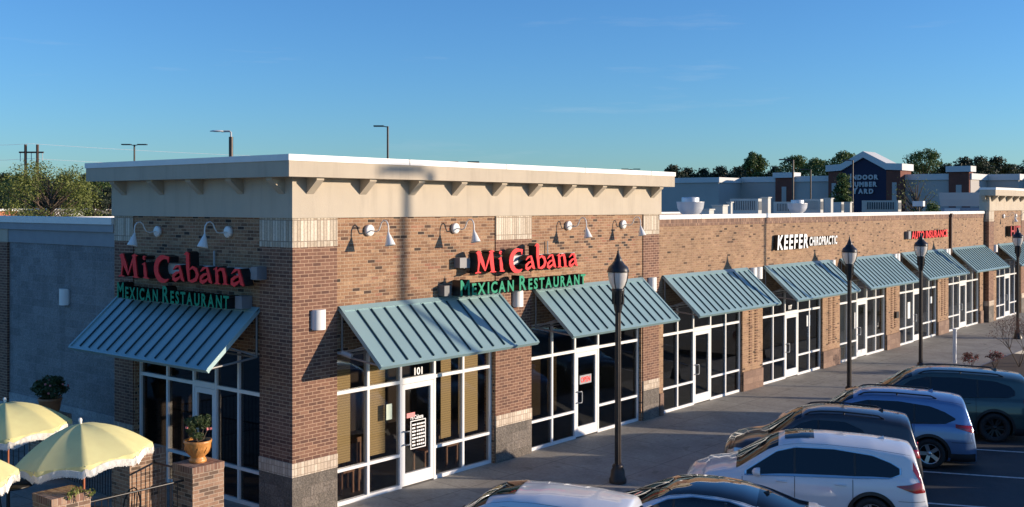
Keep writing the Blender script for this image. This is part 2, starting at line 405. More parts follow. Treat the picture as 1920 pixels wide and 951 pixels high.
# tower 1 walls
m = MB(); wall_x(m, .3, 12.88, 0, .3, 0, TH, [(1.07, 5.80, HEAD), (7.15, 12.0, HEAD)]); wall_y(m, 0, .3, 0, 6.15, 0, TH, [(.98, 5.35, HEAD)])
m.box(12.58, 12.88, .3, 6.15, 3, TH); m.box(.3, 12.58, 5.85, 6.15, 3, TH)
m.build('tower_wall', m_tan, B)
e = .022
PIL = [(-1, 1.07, -1, .96), (5.82, 7.14, -1, .2), (12.06, 12.88, -1, .2), (-1, .2, 5.40, 6.15)]
def bands(name, mat, z0, z1, ee, kk=0.0):
    for x0, x1, y0, y1 in PIL:
        m = MB(); m.box(-ee if x0 == -1 else x0+kk, x1-kk+(.003 if x1 > 12 else 0), -ee if y0 == -1 else y0+kk, y1-kk+(.004 if y1 > 6 else 0), z0, z1); m.build(name, mat, B)
bands('brick_pilaster', m_dark, 1.08, 5.10, e)
bands('soldier_band', m_cream, 5.10, TH-.003, .03, .002)
bands('lower_band', m_creamlow, .82, 1.08, .045, .002)
bands('block_base', m_block, 0, .82, .035, .002)
# stucco and cornice
def tower_top(x0, x1, y0, y1, bk=.45, fy=.06):
    bx('stucco_frieze', m_stucco, B, (x0-.06, x1+.06, y0-.06, y1+fy, TH, 6.45))
    m = MB(); m.box(x0-.45, x1+.12+.0, y0-.45, y1+bk, 6.41, 6.70); c = m.build('cornice', m_stucco2, B)
    m = MB()
    for a in ((x0-.47, x1+.14, y0-.47, y0-.30), (x0-.47, x1+.14, y1+bk-.15, y1+bk+.02), (x0-.47, x0-.30, y0-.30, y1+bk-.15), (x1-.03, x1+.14, y0-.30, y1+bk-.15)):
        m.box(*a, 6.70, 6.815)
    m.build('cornice_flashing', m_white, c)
    return c
cor = tower_top(0, 12.88, 0, 6.15)
def corbel(x, y, d, parent):   # d 'f' front facing -y, 's' side facing -x
    m = MB(); hw = .09
    if d == 'f': fn = lambda u, v, t: (x+t, y-u, v)
    else: fn = lambda u, v, t: (x-u, y+t, v)
    m.prism([(0, 6.41), (.30, 6.41), (.30, 6.36), (0, 6.10)], fn, -hw, hw)
    o = m.build('corbel', m_stucco2, parent); recalc(o); return o
for i, x in enumerate([.36, 1.70, 3.07, 4.38, 5.73, 7.05, 8.40, 9.72, 11.10, 12.46]): corbel(x, -.06, 'f', B)
for y in [5.69, 4.23, 2.83, 1.5, .25]: corbel(-.06, y, 's', B)
# wing wall
WX1 = 44.0
OPS = [(13.15, 17.93), (19.34, 24.12), (25.69, 30.47), (32.0, 36.89), (38.42, 43.36)]
m = MB(); wall_x(m, 12.885, WX1, .004, .3, .0, 5.30, [(a, b, HEAD) for a, b in OPS]); m.build('wing_wall', m_tan2, B)
bx('parapet_course', m_solddark, B, (12.885, WX1, -.012, .3, 5.30, 5.50))
c = MB(); c.box(12.86, 38.52, -.05, .38, 5.50, 5.63); c.box(38.56, WX1-.02, -.05, .38, 5.50, 5.63); c.build('coping', m_white, B)
m = MB()
for a, b in ((12.95, 13.14), (17.95, 19.33), (24.14, 25.68), (30.49, 31.99), (36.91, 38.41), (43.38, 43.9)):
    m = MB(); m.box(a, b, -.03, .2, 0, .62); m.build('brown_block_base', m_brown, B)
for cx in (18.64, 24.9, 31.24, 37.66):
    for dx in (-.27, .13):
        z = .86; m = MB()
        while z < 2.55:
            m.box(cx+dx, cx+dx+.15, -.030, .05, z, z+.040); z += .0902
        m.build('ladder_brickwork', m_relief, B)
m = MB()
for x in (38.54,): m.box(x-.05, x+.05, -.11, -.01, 3.4, 5.5)
m.box(38.46, 38.62, -.14, -.01, 5.38, 5.54)
m.build('downspout', plain('downspout_brown', (.09, .045, .03), .5), B)
for i in range(10):
    m = MB(); x = 15.2+3.05*i
    if abs(x-38.54) > .5: m.box(x-.006, x+.006, -.054, .384, 5.498, 5.634); m.build('coping_joint', m_jbox, B)
for i in range(4):
    m = MB(); x = 2.6+3.05*i; m.box(x-.006, x+.006, -.475, -.30, 6.702, 6.819); m.build('coping_joint', m_jbox, B)
# left low wing (side)
m = MB(); m.box(.03, .33, 6.155, 11.2, 1.15, 4.95); m.build('side_block_wall', m_gblock, B)
bx('side_base_strip', m_pale, B, (.012, .33, 6.155, 11.2, 0, 1.15))
bx('side_stucco_frieze', plain('grey_stucco', (.30, .31, .32), .9, var=.06), B, (.0, .33, 6.155, 11.2, 4.95, 5.28))
bx('side_stucco_cap', plain('grey_stucco_cap', (.34, .35, .36), .9, var=.06), B, (-.06, .33, 6.155, 24, 5.28, 5.45))
bx('side_coping', m_white, B, (-.10, .40, 6.155, 24, 5.45, 5.60))
bx('side_pier', m_dark, B, (-.03, .33, 11.2, 12.8, .9, 4.95))
bx('side_pier_base', m_pale, B, (-.05, .33, 11.2, 12.8, 0, .9))
bx('side_pier_cap', m_stucco, B, (-.02, .33, 11.2, 24, 4.95, 5.28))
bx('rear_side_wall', m_dark, B, (.0, .33, 12.8, 24, 0, 4.95))
# roofs and back
bx('roof_deck', m_dstone, B, (.3, 43.9, 6.15, 23.9, 5.05, 5.15), (12.9, 43.9, .36, 6.15, 5.05, 5.152))
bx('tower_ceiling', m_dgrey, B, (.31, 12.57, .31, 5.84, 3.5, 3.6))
bx('back_wall', m_tan2, B, (.0, 60, 23.7, 24.0, 0, 5.3))
bx('back_coping', m_white, B, (-.1, 60, 23.6, 24.1, 5.3, 5.42))
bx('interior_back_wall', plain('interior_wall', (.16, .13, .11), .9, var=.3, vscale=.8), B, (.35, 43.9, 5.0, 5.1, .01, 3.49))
bx('interior_back_wall', plain('interior_fill_wall_pale', (.42, .43, .36), .9, var=.3, vscale=.8), B, (25.0, 31.2, 1.5, 1.6, .04, 3.1), (31.4, 37.5, 2.8, 2.9, .04, 3.1), (37.8, 43.7, 1.7, 1.8, .04, 3.1))  # pale walls added close behind the glass to catch sun and brighten the windows
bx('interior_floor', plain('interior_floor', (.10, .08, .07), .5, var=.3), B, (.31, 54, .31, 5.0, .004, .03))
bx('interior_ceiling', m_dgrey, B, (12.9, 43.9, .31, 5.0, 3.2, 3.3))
bx('partition_wall', plain('partition', (.22, .20, .17), .9), B, *[(a, a+.12, .32, 4.99, .03, 3.2) for a in (12.7, 18.6, 24.85, 31.2, 37.6, 43.8)])
# tower 2
X2, Y2 = 44.1, -.2
m = MB(); wall_x(m, X2+.3, 56.5, Y2, Y2+.3, 0, TH, [(45.5, 50.2, HEAD), (51.5, 56.2, HEAD)])
m.box(X2, X2+.3, Y2, .3, 0, TH); m.box(56.2, 56.5, Y2+.3, 6, 0, 5.3); m.build('second_tower_wall', m_tan2, B)
for nm, mt, z0, z1, ee, kk in (('brick_pilaster', m_dark, 1.08, 5.10, e, 0), ('soldier_band', m_cream, 5.10, TH-.003, .03, .002), ('lower_band', m_creamlow, .82, 1.08, .045, .002), ('block_base', m_block, 0, .82, .035, .002)):
    for a, b in ((X2-ee, 44.95), (50.25, 51.45), (56.22, 56.52)):
        m = MB(); m.box(a+kk, b-kk, Y2-ee, Y2+.25, z0, z1); m.build(nm, mt, B)
tower_top(X2, 56.5, Y2, .25, -.14, -.01)
for x in (44.5, 45.85, 47.2, 48.55, 49.9, 51.25, 52.6, 53.95, 55.3): corbel(x, Y2-.06, 'f', B)
corbel(X2-.06, -.02, 's', B)

# storefronts --------------------------------------------------------
def storefront(x0, x1, y, lights, side=False, glassm=m_glassdk, flip=False):
    """lights: fractions of mullions; door column index 2. side=True: plane x=const, runs along y"""
    def P(u0, u1, d0, d1, z0, z1):     # u along wall, d depth (0 = glass plane, negative outwards)
        if side: return (y+d0, y+d1, u0, u1, z0, z1)
        return (u0, u1, y+d0, y+d1, z0, z1)
    fr = MB(); t = .06; f0, f1 = -.05, .06
    us = [x0]+lights+[x1]
    dl, dr = us[2], us[3]
    fr.box(*P(x0, x0+t, f0, f1, 0, HEAD)); fr.box(*P(x1-t, x1, f0, f1, 0, HEAD))
    for u in us[1:-1]: fr.box(*P(u-t/2, u+t/2, f0, f1, .0, HEAD-t))
    def hrail(z0, z1, skip_door):
        for i in range(len(us)-1):
            if skip_door and i == 2: continue
            a = us[i]+(t if i == 0 else t/2); b = us[i+1]-(t if i == len(us)-2 else t/2)
            fr.box(*P(a, b, f0+.003, f1-.003, z0, z1))
    hrail(.0, .075, True); hrail(.66, .72, True); hrail(2.18, 2.25, True)
    a, b = dl+t/2, dr-t/2
    fr.box(*P(a, b, f0-.004, f1, 2.16, 2.28))
    fr.box(*P(x0+t, x1-t, f0+.002, f1-.002, HEAD-t, HEAD))
    o = fr.build('storefront_window', m_frame, B)
    g = MB()
    for i in range(len(us)-1):
        if i == 2: g.box(*P(us[i], us[i+1], -.004, .004, 2.2, HEAD-.02)); continue
        g.box(*P(us[i]+.01, us[i+1]-.01, -.004, .004, .03, HEAD-.02))
    g.build('pane', glassm, o)
    d = MB(); s = .095
    d.box(*P(a+.006, a+s, -.045, .03, .03, 2.15)); d.box(*P(b-s, b-.006, -.045, .03, .03, 2.15))
    d.box(*P(a+s, b-s, -.045, .03, 2.04, 2.15)); d.box(*P(a+s, b-s, -.045, .03, .03, .28))
    do = d.build('door', m_frame, B)
    g = MB(); g.box(*P(a+s-.01, b-s+.01, -.006, .004, .27, 2.05)); g.build('pane', glassm, do)
    h = MB()
    hx = (b-.14) if flip else (a+.14)
    def pt(u, dd, z): return (y+dd, u, z) if side else (u, y+dd, z)
    sg = -1 if flip else 1
    h.tube([pt(hx-.09*sg, -.04, 1.18), pt(hx-.09*sg, -.13, 1.18), pt(hx, -.13, 1.18), pt(hx+.02*sg, -.13, 1.14), pt(hx+.02*sg, -.13, .93), pt(hx, -.13, .90), pt(hx-.09*sg, -.13, .90), pt(hx-.09*sg, -.04, .90)], .013, 8)
    h.build('handle', m_lgrey, do)
    return o, do
GY = .13
storefront(1.075, 5.795, GY, [1.99, 2.90, 3.92, 4.84], glassm=m_glass)
storefront(7.155, 11.995, GY, [8.10, 9.05, 10.07, 11.0], glassm=m_glassdk)
for i, (a, b) in enumerate(OPS):
    w5 = (b-a)
    storefront(a+.005, b-.005, GY, [a+w5*.195, a+w5*.385, a+w5*.60, a+w5*.80], glassm=m_glass if i in (2, 3, 4) else m_glassdk)
for a in (45.5, 51.5): storefront(a+.005, a+4.695, Y2+GY, [a+.92, a+1.85, a+2.86, a+3.78])
storefront(.985, 5.345, GY+.02, [1.80, 2.55, 3.32, 4.28], side=True, flip=True)
# the side storefront's door column must be index 2: 2.55-3.32
# blinds and interior of the restaurant
def blind(x0, x1, z0, z1, label=None):
    m = MB(); m.box(x0, x1, GY+.13, GY+.15, z0, z1); return m.build('window_blind', m_blind, B)
for a in ((1.10, 1.66, .78, 2.98), (2.03, 2.62, .78, 2.98), (3.95, 4.12, .78, 2.98), (4.30, 4.62, .78, 2.98), (4.88, 5.52, .78, 2.98), (7.20, 7.85, .78, 2.15), (8.14, 8.50, .78, 2.15)):
    blind(*a)
def text_mesh(name, body, size, mats, parent=None, M=None, depth=.004, xs=1.0, spacing=1, align='LEFT', offset=0, shear=0):
    cu = bpy.data.curves.new(name+'_crv', 'FONT'); cu.body = body; cu.size = size; cu.extrude = depth/2
    cu.space_character = spacing; cu.align_x = align; cu.offset = offset; cu.shear = shear; cu.resolution_u = 3
    tmp = bpy.data.objects.new(name+'_tmp', cu); COL.objects.link(tmp)
    bpy.context.view_layer.update()
    me = bpy.data.meshes.new_from_object(tmp.evaluated_get(bpy.context.evaluated_depsgraph_get()))
    bpy.data.objects.remove(tmp); bpy.data.curves.remove(cu)
    me.name = name
    me.materials.clear()
    for k in mats: me.materials.append(k)
    if len(mats) > 1:
        for p in me.polygons: p.material_index = 0 if p.normal.z > .7 else 1
    S = Matrix.Diagonal((xs, 1, 1, 1))
    me.transform(M @ S if M else S)
    o = bpy.data.objects.new(name, me); COL.objects.link(o)
    if parent: o.parent = parent
    return o
def face_front(x, y, z):   # text plane facing -Y
    return Matrix(((1, 0, 0, x), (0, 0, -1, y), (0, 1, 0, z), (0, 0, 0, 1)))
def face_side(x, y, z):    # text plane facing -X: reads along -Y
    return Matrix(((0, 0, -1, x), (-1, 0, 0, y), (0, 1, 0, z), (0, 0, 0, 1)))
yg = GY-.010
t = text_mesh('suite_number', '101', .21, [m_gface2], None, face_front(3.30, yg, 2.31), .003, offset=.006)
tag(t, 'white number 101 above the restaurant door under the nearest front awning', 'sign')
t = text_mesh('suite_number', '107', .20, [m_gface2], None, face_front(21.5, yg, 2.33), .003, offset=.006)
tag(t, 'white number 107 above the chiropractic door', 'sign')
hs = thing('opening_hours_decal', (3.22, yg, .75), 'white opening hours decal on the glass of the restaurant door', 'sign')
m = MB(); W_, H_ = .46, .60
for a in ((0, .02, 0, H_), (W_-.02, W_, 0, H_), (.02, W_-.02, 0, .02), (.02, W_-.02, H_-.02, H_)): m.box(a[0], a[1], -.002, .0, a[2], a[3])
m.build('border', m_gface2, hs)
m = MB(); rr = random.Random(3)
for i in range(7):
    z = .06+.072*i; m.box(.05, .05+rr.uniform(.09, .13), -.002, 0, z, z+.035)
    x = .19
    while x < .41: ww = rr.uniform(.035, .06); m.box(x, min(x+ww, .43), -.002, 0, z, z+.037); x += ww+.013
m.build('hours_rows', m_gface2, hs)
text_mesh('title', 'Mi Cabana', .12, [m_gface2], hs, Matrix(((1, 0, 0, .0), (0, 0, -1, 0), (0, 1, 0, .625), (0, 0, 0, 1))), .002, xs=.75, offset=.003)
t = bx('door_sticker', plain('pink_sticker', (.75, .25, .24), .6), None, (3.06, 3.30, GY-.062, GY-.056, 1.44, 1.54)); tag(t, 'pink red sticker on the stile of the restaurant door', 'sticker')
t = bx('paper_notice', m_paper, None, (2.52, 2.68, GY-.012, GY-.006, 1.48, 1.80)); tag(t, 'small pale green paper notice taped to the window beside the restaurant door', 'notice')
ow = thing('open_sign', (9.22, GY-.075, 1.35), 'red lit open sign on the glass of the second front door', 'sign')
m = MB(); m.box(0, .5, 0, .03, 0, .22); m.build('panel', plain('sign_backing', (.30, .30, .30), .5), ow)
t = text_mesh('letters', 'OPEN', .19, [m_open], ow, Matrix(((1, 0, 0, .03), (0, 0, -1, -.006), (0, 1, 0, .045), (0, 0, 0, 1))), .006, xs=.85, offset=.003)
for i, (x, z, w_, h_, lab) in enumerate([(23.02, 1.62, .30, .38, 'square white notice on the chiropractic window glass'), (28.0-.6, 1.15, .28, .62, 'tall white poster on the window left of the second lamp post'), (33.3, 1.05, .30, .70, 'long white poster inside the auto insurance window'), (36.2, 1.5, .25, .3, 'small white notice on the right window of the auto insurance shop'), (40.1, 2.5, .22, .26, 'small white suite notice above the last wing door')]):
    t = bx('window_poster', m_gface2, None, (x, x+w_, GY-.012, GY-.006, z, z+h_)); tag(t, lab, 'notice')
m = MB()
for i in range(5): m.box(23.10+rr.uniform(0, .03), 23.30-rr.uniform(0, .04), GY-.010, GY-.006, 1.16+i*.085, 1.21+i*.085)
tag(m.build('lettering_decal', m_gface2), 'narrow stack of white lettering below the square notice', 'sign')
# restaurant booths / tables behind glass
for i, x in enumerate((1.35, 1.85, 2.35, 4.3, 5.0)):
    t = thing('restaurant_chair', (x, .75, .03), ['wooden chair just inside the leftmost window', 'wooden chair second from the left inside the restaurant window', 'wooden chair inside the window left of the restaurant door', 'wooden chair inside the window right of the restaurant door', 'wooden chair nearest the right end of the restaurant window'][i], 'chair', 'wooden chairs behind the restaurant windows')
    m = MB(); m.box(-.2, .2, -.2, .2, .43, .47); m.build('seat', m_wood, t)
    m = MB()
    for dx in (-.2, -.07, .06, .17): m.box(dx, dx+.035, .16, .2, .47, .95)
    m.box(-.2, .205, .155, .205, .9, 1.0); m.build('backrest', m_wood, t)
    for dx in (-.19, .15):
        for dy in (-.19, .15): m = MB(); m.box(dx, dx+.04, dy, dy+.04, 0, .43); m.build('leg', m_wood, t)

# ------------------------------------------------------------------ awnings
AZ0, AZ1, AD = 3.90, 2.87, 1.16
def awning(name, w_, label, side=False):
    t = thing(name, (0, 0, 0), label, 'awning', 'standing seam awnings along the shop fronts')
    sl = Vector((0, -AD, AZ1-AZ0)); ll = sl.length; d = sl.normalized(); nrm = Vector((0, d.z, -d.y)).normalized()
    if nrm.z < 0: nrm = -nrm
    def fn(u, s_, h): p = d*s_+nrm*h; return (u, p.y-.02, p.z+AZ0)
    def slab(m, u0, u1, s0, s1, h0, h1):
        vs = [fn(u, s_, h) for h in (h0, h1) for s_ in (s0, s1) for u in (u0, u1)]
        m.add(vs, [(0, 2, 3, 1), (4, 5, 7, 6), (0, 1, 5, 4), (2, 6, 7, 3), (0, 4, 6, 2), (1, 3, 7, 5)])
    m = MB(); slab(m, 0, w_, 0, ll, -.012, 0); o = m.build('canopy', m_awn, t); recalc(o)
    m = MB(); k = max(2, round(w_/.362)); pt = w_/k
    for i in range(1, k): slab(m, i*pt-.011, i*pt+.011, .12, ll-.05, .0, .030)
    o2 = m.build('seam', m_awndark, o); recalc(o2)
    m = MB(); slab(m, -.03, .03, 0, ll, -.05, .03); slab(m, w_-.03, w_+.03, 0, ll, -.05, .03)
    slab(m, -.03, w_+.03, ll, ll+.035, -.06, .02); slab(m, -.03, w_+.03, -.02, .10, .002, .022)
    o3 = m.build('edge_trim', m_awn, t); recalc(o3)
    m = MB(); q = .022
    for u in (.04, w_-.04):
        m.tube([(u, -.04, AZ0-.06), (u, -.04, AZ1+.1)], q, 6); m.tube([(u, -.04, AZ1+.1), (u, -AD+.06, AZ1+.0)], q, 6)
        m.tube([(u, -.04, AZ0-.08), (u, -AD+.06, AZ1+.02)], q, 6); m.tube([(u, -.04, AZ1+.12), (u+(.35 if u < 1 else -.35), -AD+.5, AZ1+.38)], q*.8, 6)
    m.tube([(.04, -.04, AZ1+.1), (w_-.04, -.04, AZ1+.1)], q, 6); m.tube([(.04, -AD+.06, AZ1), (w_-.04, -AD+.06, AZ1)], q, 6)
    m.build('bracket_frame', m_tube, t)
    return t
A1 = [(1.14, 4.75, 'teal seamed metal awning over the restaurant door numbered 101'), (7.24, 4.75, 'teal seamed metal awning beneath the right end of the front restaurant sign'),
      (13.12, 5.02, 'teal seamed metal awning between the nearest corner tower and the chiropractic shop'), (19.40, 5.2, 'teal seamed metal awning below the white chiropractic sign'),
      (25.68, 5.24, 'teal seamed metal awning behind the second lamp post'), (32.1, 5.4, 'teal seamed metal awning under the red auto insurance sign'),
      (38.7, 5.4, 'teal seamed metal awning at the far end of the low wing')]
for x, w_, lab in A1:
    t = awning('metal_awning', w_, lab); t.location = (x, 0, 0)
t = awning('metal_awning', 5.6, 'teal seamed metal awning under the red sign on the farther tower'); t.location = (45.65, Y2, 0)
t = awning('metal_awning', 4.93, 'blue shaded seamed awning on the side wall above the patio door'); t.location = (0, 5.92, 0); t.rotation_euler = (0, 0, -math.pi/2)
for ch in t.children:
    if ch.name.startswith('canopy'): pass

# ------------------------------------------------------------------ signs
def stroke_poly(pts, ws):
    """flat-cap stroke outline with varying width; returns list of quads"""
    P = [Vector((p[0], p[1], 0)) for p in pts]; n_ = len(P); Lf, Rt = [], []
    for i in range(n_):
        t = (P[min(i+1, n_-1)]-P[max(i-1, 0)]).normalized(); nn = Vector((-t.y, t.x, 0))
        Lf.append(P[i]+nn*ws[i]/2); Rt.append(P[i]-nn*ws[i]/2)
    return [(a.x, a.y) for a in Rt]+[(a.x, a.y) for a in reversed(Lf)]
def arc(cx, cz, rx, rz, a0, a1, n_=14): return [(cx+rx*math.cos(R(a0+(a1-a0)*i/(n_-1))), cz+rz*math.sin(R(a0+(a1-a0)*i/(n_-1)))) for i in range(n_)]
def sw_(n_, a, mid, b): return [a+(mid-a)*math.sin(math.pi*i/(n_-1)) if i < n_/2 else b+(mid-b)*math.sin(math.pi*i/(n_-1)) for i in range(n_)]
def low_a(x):
    return [([(x+.04, .46), (x+.16, .60), (x+.30, .66)], [.02, .07, .02]),
            ([(x+.30, .66), (x+.38, .30), (x+.42, .10), (x+.50, .0)], [.07, .12, .12, .03]),
            ([(x+.35, .40), (x+.18, .33), (x+.06, .20), (x+.06, .08), (x+.14, .02), (x+.26, .10), (x+.37, .22)], [.03, .07, .10, .11, .10, .07, .03])]
def glyphs():
    G_ = []
    G_.append([([(0.0, .0), (.14, .04), (.26, .0)], [.03, .05, .02]), ([(.12, .03), (.17, .5), (.13, .98)], [.05, .08, .10]), ([(.04, .93), (.13, .99), (.22, .96)], [.02, .06, .05]),
               ([(.14, .97), (.33, .45), (.44, .08)], [.17, .14, .04]), ([(.44, .08), (.58, .55), (.72, .98)], [.04, .07, .08]), ([(.62, .96), (.75, 1.0), (.86, .97)], [.03, .06, .02]),
               ([(.73, .97), (.74, .5), (.80, .04)], [.12, .17, .15]), ([(.66, .02), (.80, .03), (.94, .0)], [.02, .06, .02])])
    G_.append([([(1.07, .60), (1.16, .66), (1.2, .3), (1.22, .03)], [.03, .09, .14, .12]), ([(1.12, .02), (1.22, .03), (1.36, .0)], [.02, .06, .02]), (arc(1.16, .90, .035, .035, 0, 330, 8), [.07]*8)])
    c = arc(2.02, .46, .34, .52, 62, 305, 18); G_.append([(c, sw_(18, .05, .19, .03)), ([(2.12, 1.02), (2.20, .97), (2.20, .74)], [.02, .09, .02])])
    G_.append(low_a(2.36))
    G_.append([([(2.86, 1.13), (2.96, 1.22), (3.02, 1.2)], [.02, .07, .05]), ([(3.0, 1.22), (3.01, .6), (3.06, .02)], [.13, .14, .08]),
               ([(3.07, .50), (3.20, .62), (3.34, .52), (3.40, .32), (3.34, .12), (3.18, .02), (3.06, .04)], [.03, .07, .11, .13, .11, .08, .03])])
    G_.append(low_a(3.47))
    G_.append([([(4.02, .58), (4.12, .66), (4.16, .3), (4.17, .03)], [.02, .09, .13, .11]), ([(4.06, .0), (4.17, .03), (4.29, .0)], [.02, .05, .02]),
               ([(4.17, .50), (4.28, .62), (4.40, .60), (4.46, .3), (4.48, .03)], [.03, .06, .12, .13, .10]), ([(4.38, .0), (4.48, .03), (4.60, .0)], [.02, .05, .02])])
    G_.append(low_a(4.66))
    return G_
def cabana_sign(label, xs, zs, xl, gw, gx, gz, fn_loc, rz, green_sp):
    """local frame: x along wall (reading direction), -y outwards"""
    t = thing('restaurant_sign', fn_loc, label, 'sign', 'red and green restaurant signs', rz)
    k = 0
    for g in glyphs():
        m = MB()
        for j, (pts, ws) in enumerate(g):
            poly = stroke_poly([(p[0]*xs, p[1]*zs) for p in pts], [w_*(xs+zs)/2*1.25 for w_ in ws])
            dd = .0012*j
            fn = lambda u, v, d: (u, -d, v)
            m.prism(poly, fn, .14, .345+dd, 2, 2); 
            m.prism(poly, fn, .345+dd, .372+dd, 0, 1)
        o = m.build('red_letter', [m_red, m_redtrim, m_side], t)
        bm = bmesh.new(); bm.from_mesh(o.data)
        for f in bm.faces:
            if len(f.verts) > 4: pass
        bmesh.ops.recalc_face_normals(bm, faces=bm.faces); bm.to_mesh(o.data); bm.free()
    bb = MB(); bb.box(-.12, 5.16*xs+.20, -.14, -.012, .22*zs, .22*zs+.21); bb.build('raceway', m_race, t)
    bb = MB(); bb.box(-.30, -.08, -.19, -.012, .12, .34) if rz == 0 else bb.box(5.16*xs+.05, 5.16*xs+.24, -.25, -.012, .12, .36)
    bb.build('junction_box', m_jbox, t); bb = MB(); bb.tube([(3.0, -.05, .62), (3.0, -.05, .32)], .018, 6); bb.build('conduit', m_lgrey, t)
    # green line small capitals
    x = gx
    for word in (('M', 'EXICAN'), ('R', 'ESTAURANT')):
        for ch, big in [(word[0], True)]+[(c_, False) for c_ in word[1]]:
            sz = (.47 if big else .345)
            o = text_mesh('green_letter', ch, sz, [m_green, m_side], t, Matrix(((1, 0, 0, x), (0, 0, -1, -.27), (0, 1, 0, gz), (0, 0, 0, 1))), .24, xs=.86*gw, offset=.010)
            wd = max(v.co.x for v in o.data.vertices)-x
            x += wd+.055*gw
        x += green_sp
    bb = MB(); bb.box(gx+.05, x-.15, -.148, -.012, gz+.05, gz+.22); bb.box(*((gx-.28, gx-.06, -.2, -.012, gz, gz+.22) if rz == 0 else (x-.13, x+.08, -.26, -.012, gz+.0, gz+.24)))
    bb.build('green_raceway', m_raced if rz == 0 else m_jbox, t)
    return t, x
s1, xe1 = cabana_sign('front restaurant sign in sunlit red and green letters above the two nearest awnings',   .735, .47, 0, 1.075, -.52, -.46, (4.72, 0, 4.41), 0, .12)
s2, xe2 = cabana_sign('shaded restaurant sign in red and green letters on the side wall above the patio awning', .852, .47, 0, .93, -.05, -.46, (0, 5.38, 4.36), -math.pi/2, .10)
print('green ends', xe1, xe2)
t = thing('chiropractic_sign', (20.05, 0, 4.42), 'white channel letter chiropractic sign on the tan brick wing', 'sign')
def channel(parent, name, txt, x, z, size, face, xs, depth=.13, off=.012, sp=1.0, shear=0, y=.03):
    for ch in txt:
        if ch == ' ': x += size*.3*xs; continue
        o = text_mesh(name, ch, size, [face, m_side], parent, Matrix(((1, 0, 0, x), (0, 0, -1, -(y+depth/2)), (0, 1, 0, z), (0, 0, 0, 1))), depth, xs=xs, offset=off, shear=shear)
        x = max(v.co.x for v in o.data.vertices)+size*.07*sp*xs
    return x
x = channel(t, 'letter', 'KEEFER', .0, 0.02, .66, m_gface2, .93, off=.022, shear=.12, sp=.8)
x = channel(t, 'letter', 'CHIROPRACTIC', x+.06, .08, .42, m_gface2, .70, off=.014, shear=.12, sp=.6)
print('chiro end', x+20.05)
t = thing('insurance_sign', (33.0, 0, 4.49), 'red channel letter auto insurance sign on the tan brick wing', 'sign')
x = channel(t, 'letter', 'AUTO INSURANCE', 0, 0, .44, m_red, 1.17, off=.012, sp=.9)
m = MB(); m.box(-.42, -.12, -.16, -.01, 0, .32); m.build('logo_box', m_jbox, t)
print('auto end', x+33)
t = thing('tower_sign', (47.2, Y2, 4.3), 'red channel lettering on the farther tower partly behind the far lamp head', 'sign')
channel(t, 'letter', 'HIT', 0, 0, .75, m_redtrim, 1.6, depth=.22, off=.015)

# ------------------------------------------------------------------ wall lamps
def gooseneck(label, loc, rz):
    t = thing('gooseneck_lamp', loc, label, 'wall lamp', 'white gooseneck wall lamps', rz)
    m = MB(); Mx = Matrix.Rotation(R(90), 4, 'X')
    m.lathe([(0, 0.004), (.115, .004), (.115, .06), (.10, .075), (0, .078)], 24, M=Mx); m.build('wall_plate', m_white, t)
    m = MB(); pts = [(0, -.07, 0), (0, -.22, -.02), (0, -.30, .0), (0, -.345, .07), (0, -.385, .16), (0, -.45, .205), (0, -.52, .19), (0, -.565, .13), (0, -.58, .04), (0, -.575, -.04)]
    m.tube(pts, .0135, 8); m.build('neck', m_white, t)
    m = MB(); Ms = Matrix.Translation((0, -.575, -.04)) @ Matrix.Rotation(R(-12), 4, 'X')
    m.lathe([(.0, .012), (.022, .012), (.028, -.03), (.04, -.05), (.105, -.24), (.108, -.252), (.10, -.250), (.035, -.06), (0, -.055)], 20, M=Ms); m.build('shade', m_white, t)
    return t
gl = ['nearest the building corner', 'just left of the red sign', 'above the right end of the red sign', 'at the right end']
for x, l_ in zip((1.90, 4.44, 8.60, 11.05), gl): gooseneck('white gooseneck lamp on the front tower wall, '+l_, (x, 0, 5.39), 0)
gooseneck('white gooseneck lamp on the shaded side wall, left one of the pair', (0, 4.42, 5.33), -math.pi/2)
gooseneck('white gooseneck lamp on the shaded side wall, right one of the pair', (0, 1.94, 5.36), -math.pi/2)
gooseneck('white gooseneck lamp on the farther tower, left one', (46.7, Y2, 5.35), 0)
gooseneck('white gooseneck lamp on the farther tower, right one', (49.1, Y2, 5.35), 0)
def sconce(label, loc, rz=0):
    t = thing('wall_sconce', loc, label, 'wall light', 'white half round wall sconces', rz)
    m = MB(); k = 12
    arcp = [(.15*math.cos(math.pi*i/k), .13*math.sin(math.pi*i/k)) for i in range(k+1)]
    vs = [(u, -v-.03, z) for z in (-.19, .19) for u, v in arcp]; q = k+1
    m.add(vs, [(i, i+1, q+i+1, q+i) for i in range(k)], sm=True); m.add(vs, [tuple(range(q))[::-1], tuple(range(q, 2*q)), (0, q, 2*q-1, q-1)])
    o = m.build('shade', m_white, t); recalc(o)
    m = MB(); m.box(-.165, .165, -.03, -.002, -.17, .17); m.build('back_plate', m_lgrey, t)
for x, l_ in ((.57, 'on the corner pilaster left of the nearest front awning'), (6.57, 'between the first and second front awnings'), (12.45, 'on the right edge pilaster of the nearest tower'),
              (18.55, 'left of the chiropractic awning'), (18.95, 'beside its twin left of the chiropractic awning'), (24.85, 'right of the chiropractic awning'), (31.2, 'right of the fifth awning'), (31.55, 'beside its twin right of the fifth awning'), (37.8, 'left of the last wing awning'), (38.15, 'beside its twin left of the last wing awning')):
    sconce('white half round sconce '+l_, (x, -.022 if x < 13 else 0, 3.72))
sconce('white half round sconce left of the awning on the farther tower', (45.1, Y2, 3.72))
sconce('white half round sconce on the grey shaded block wall', (.03, 8.36, 3.72), -math.pi/2)
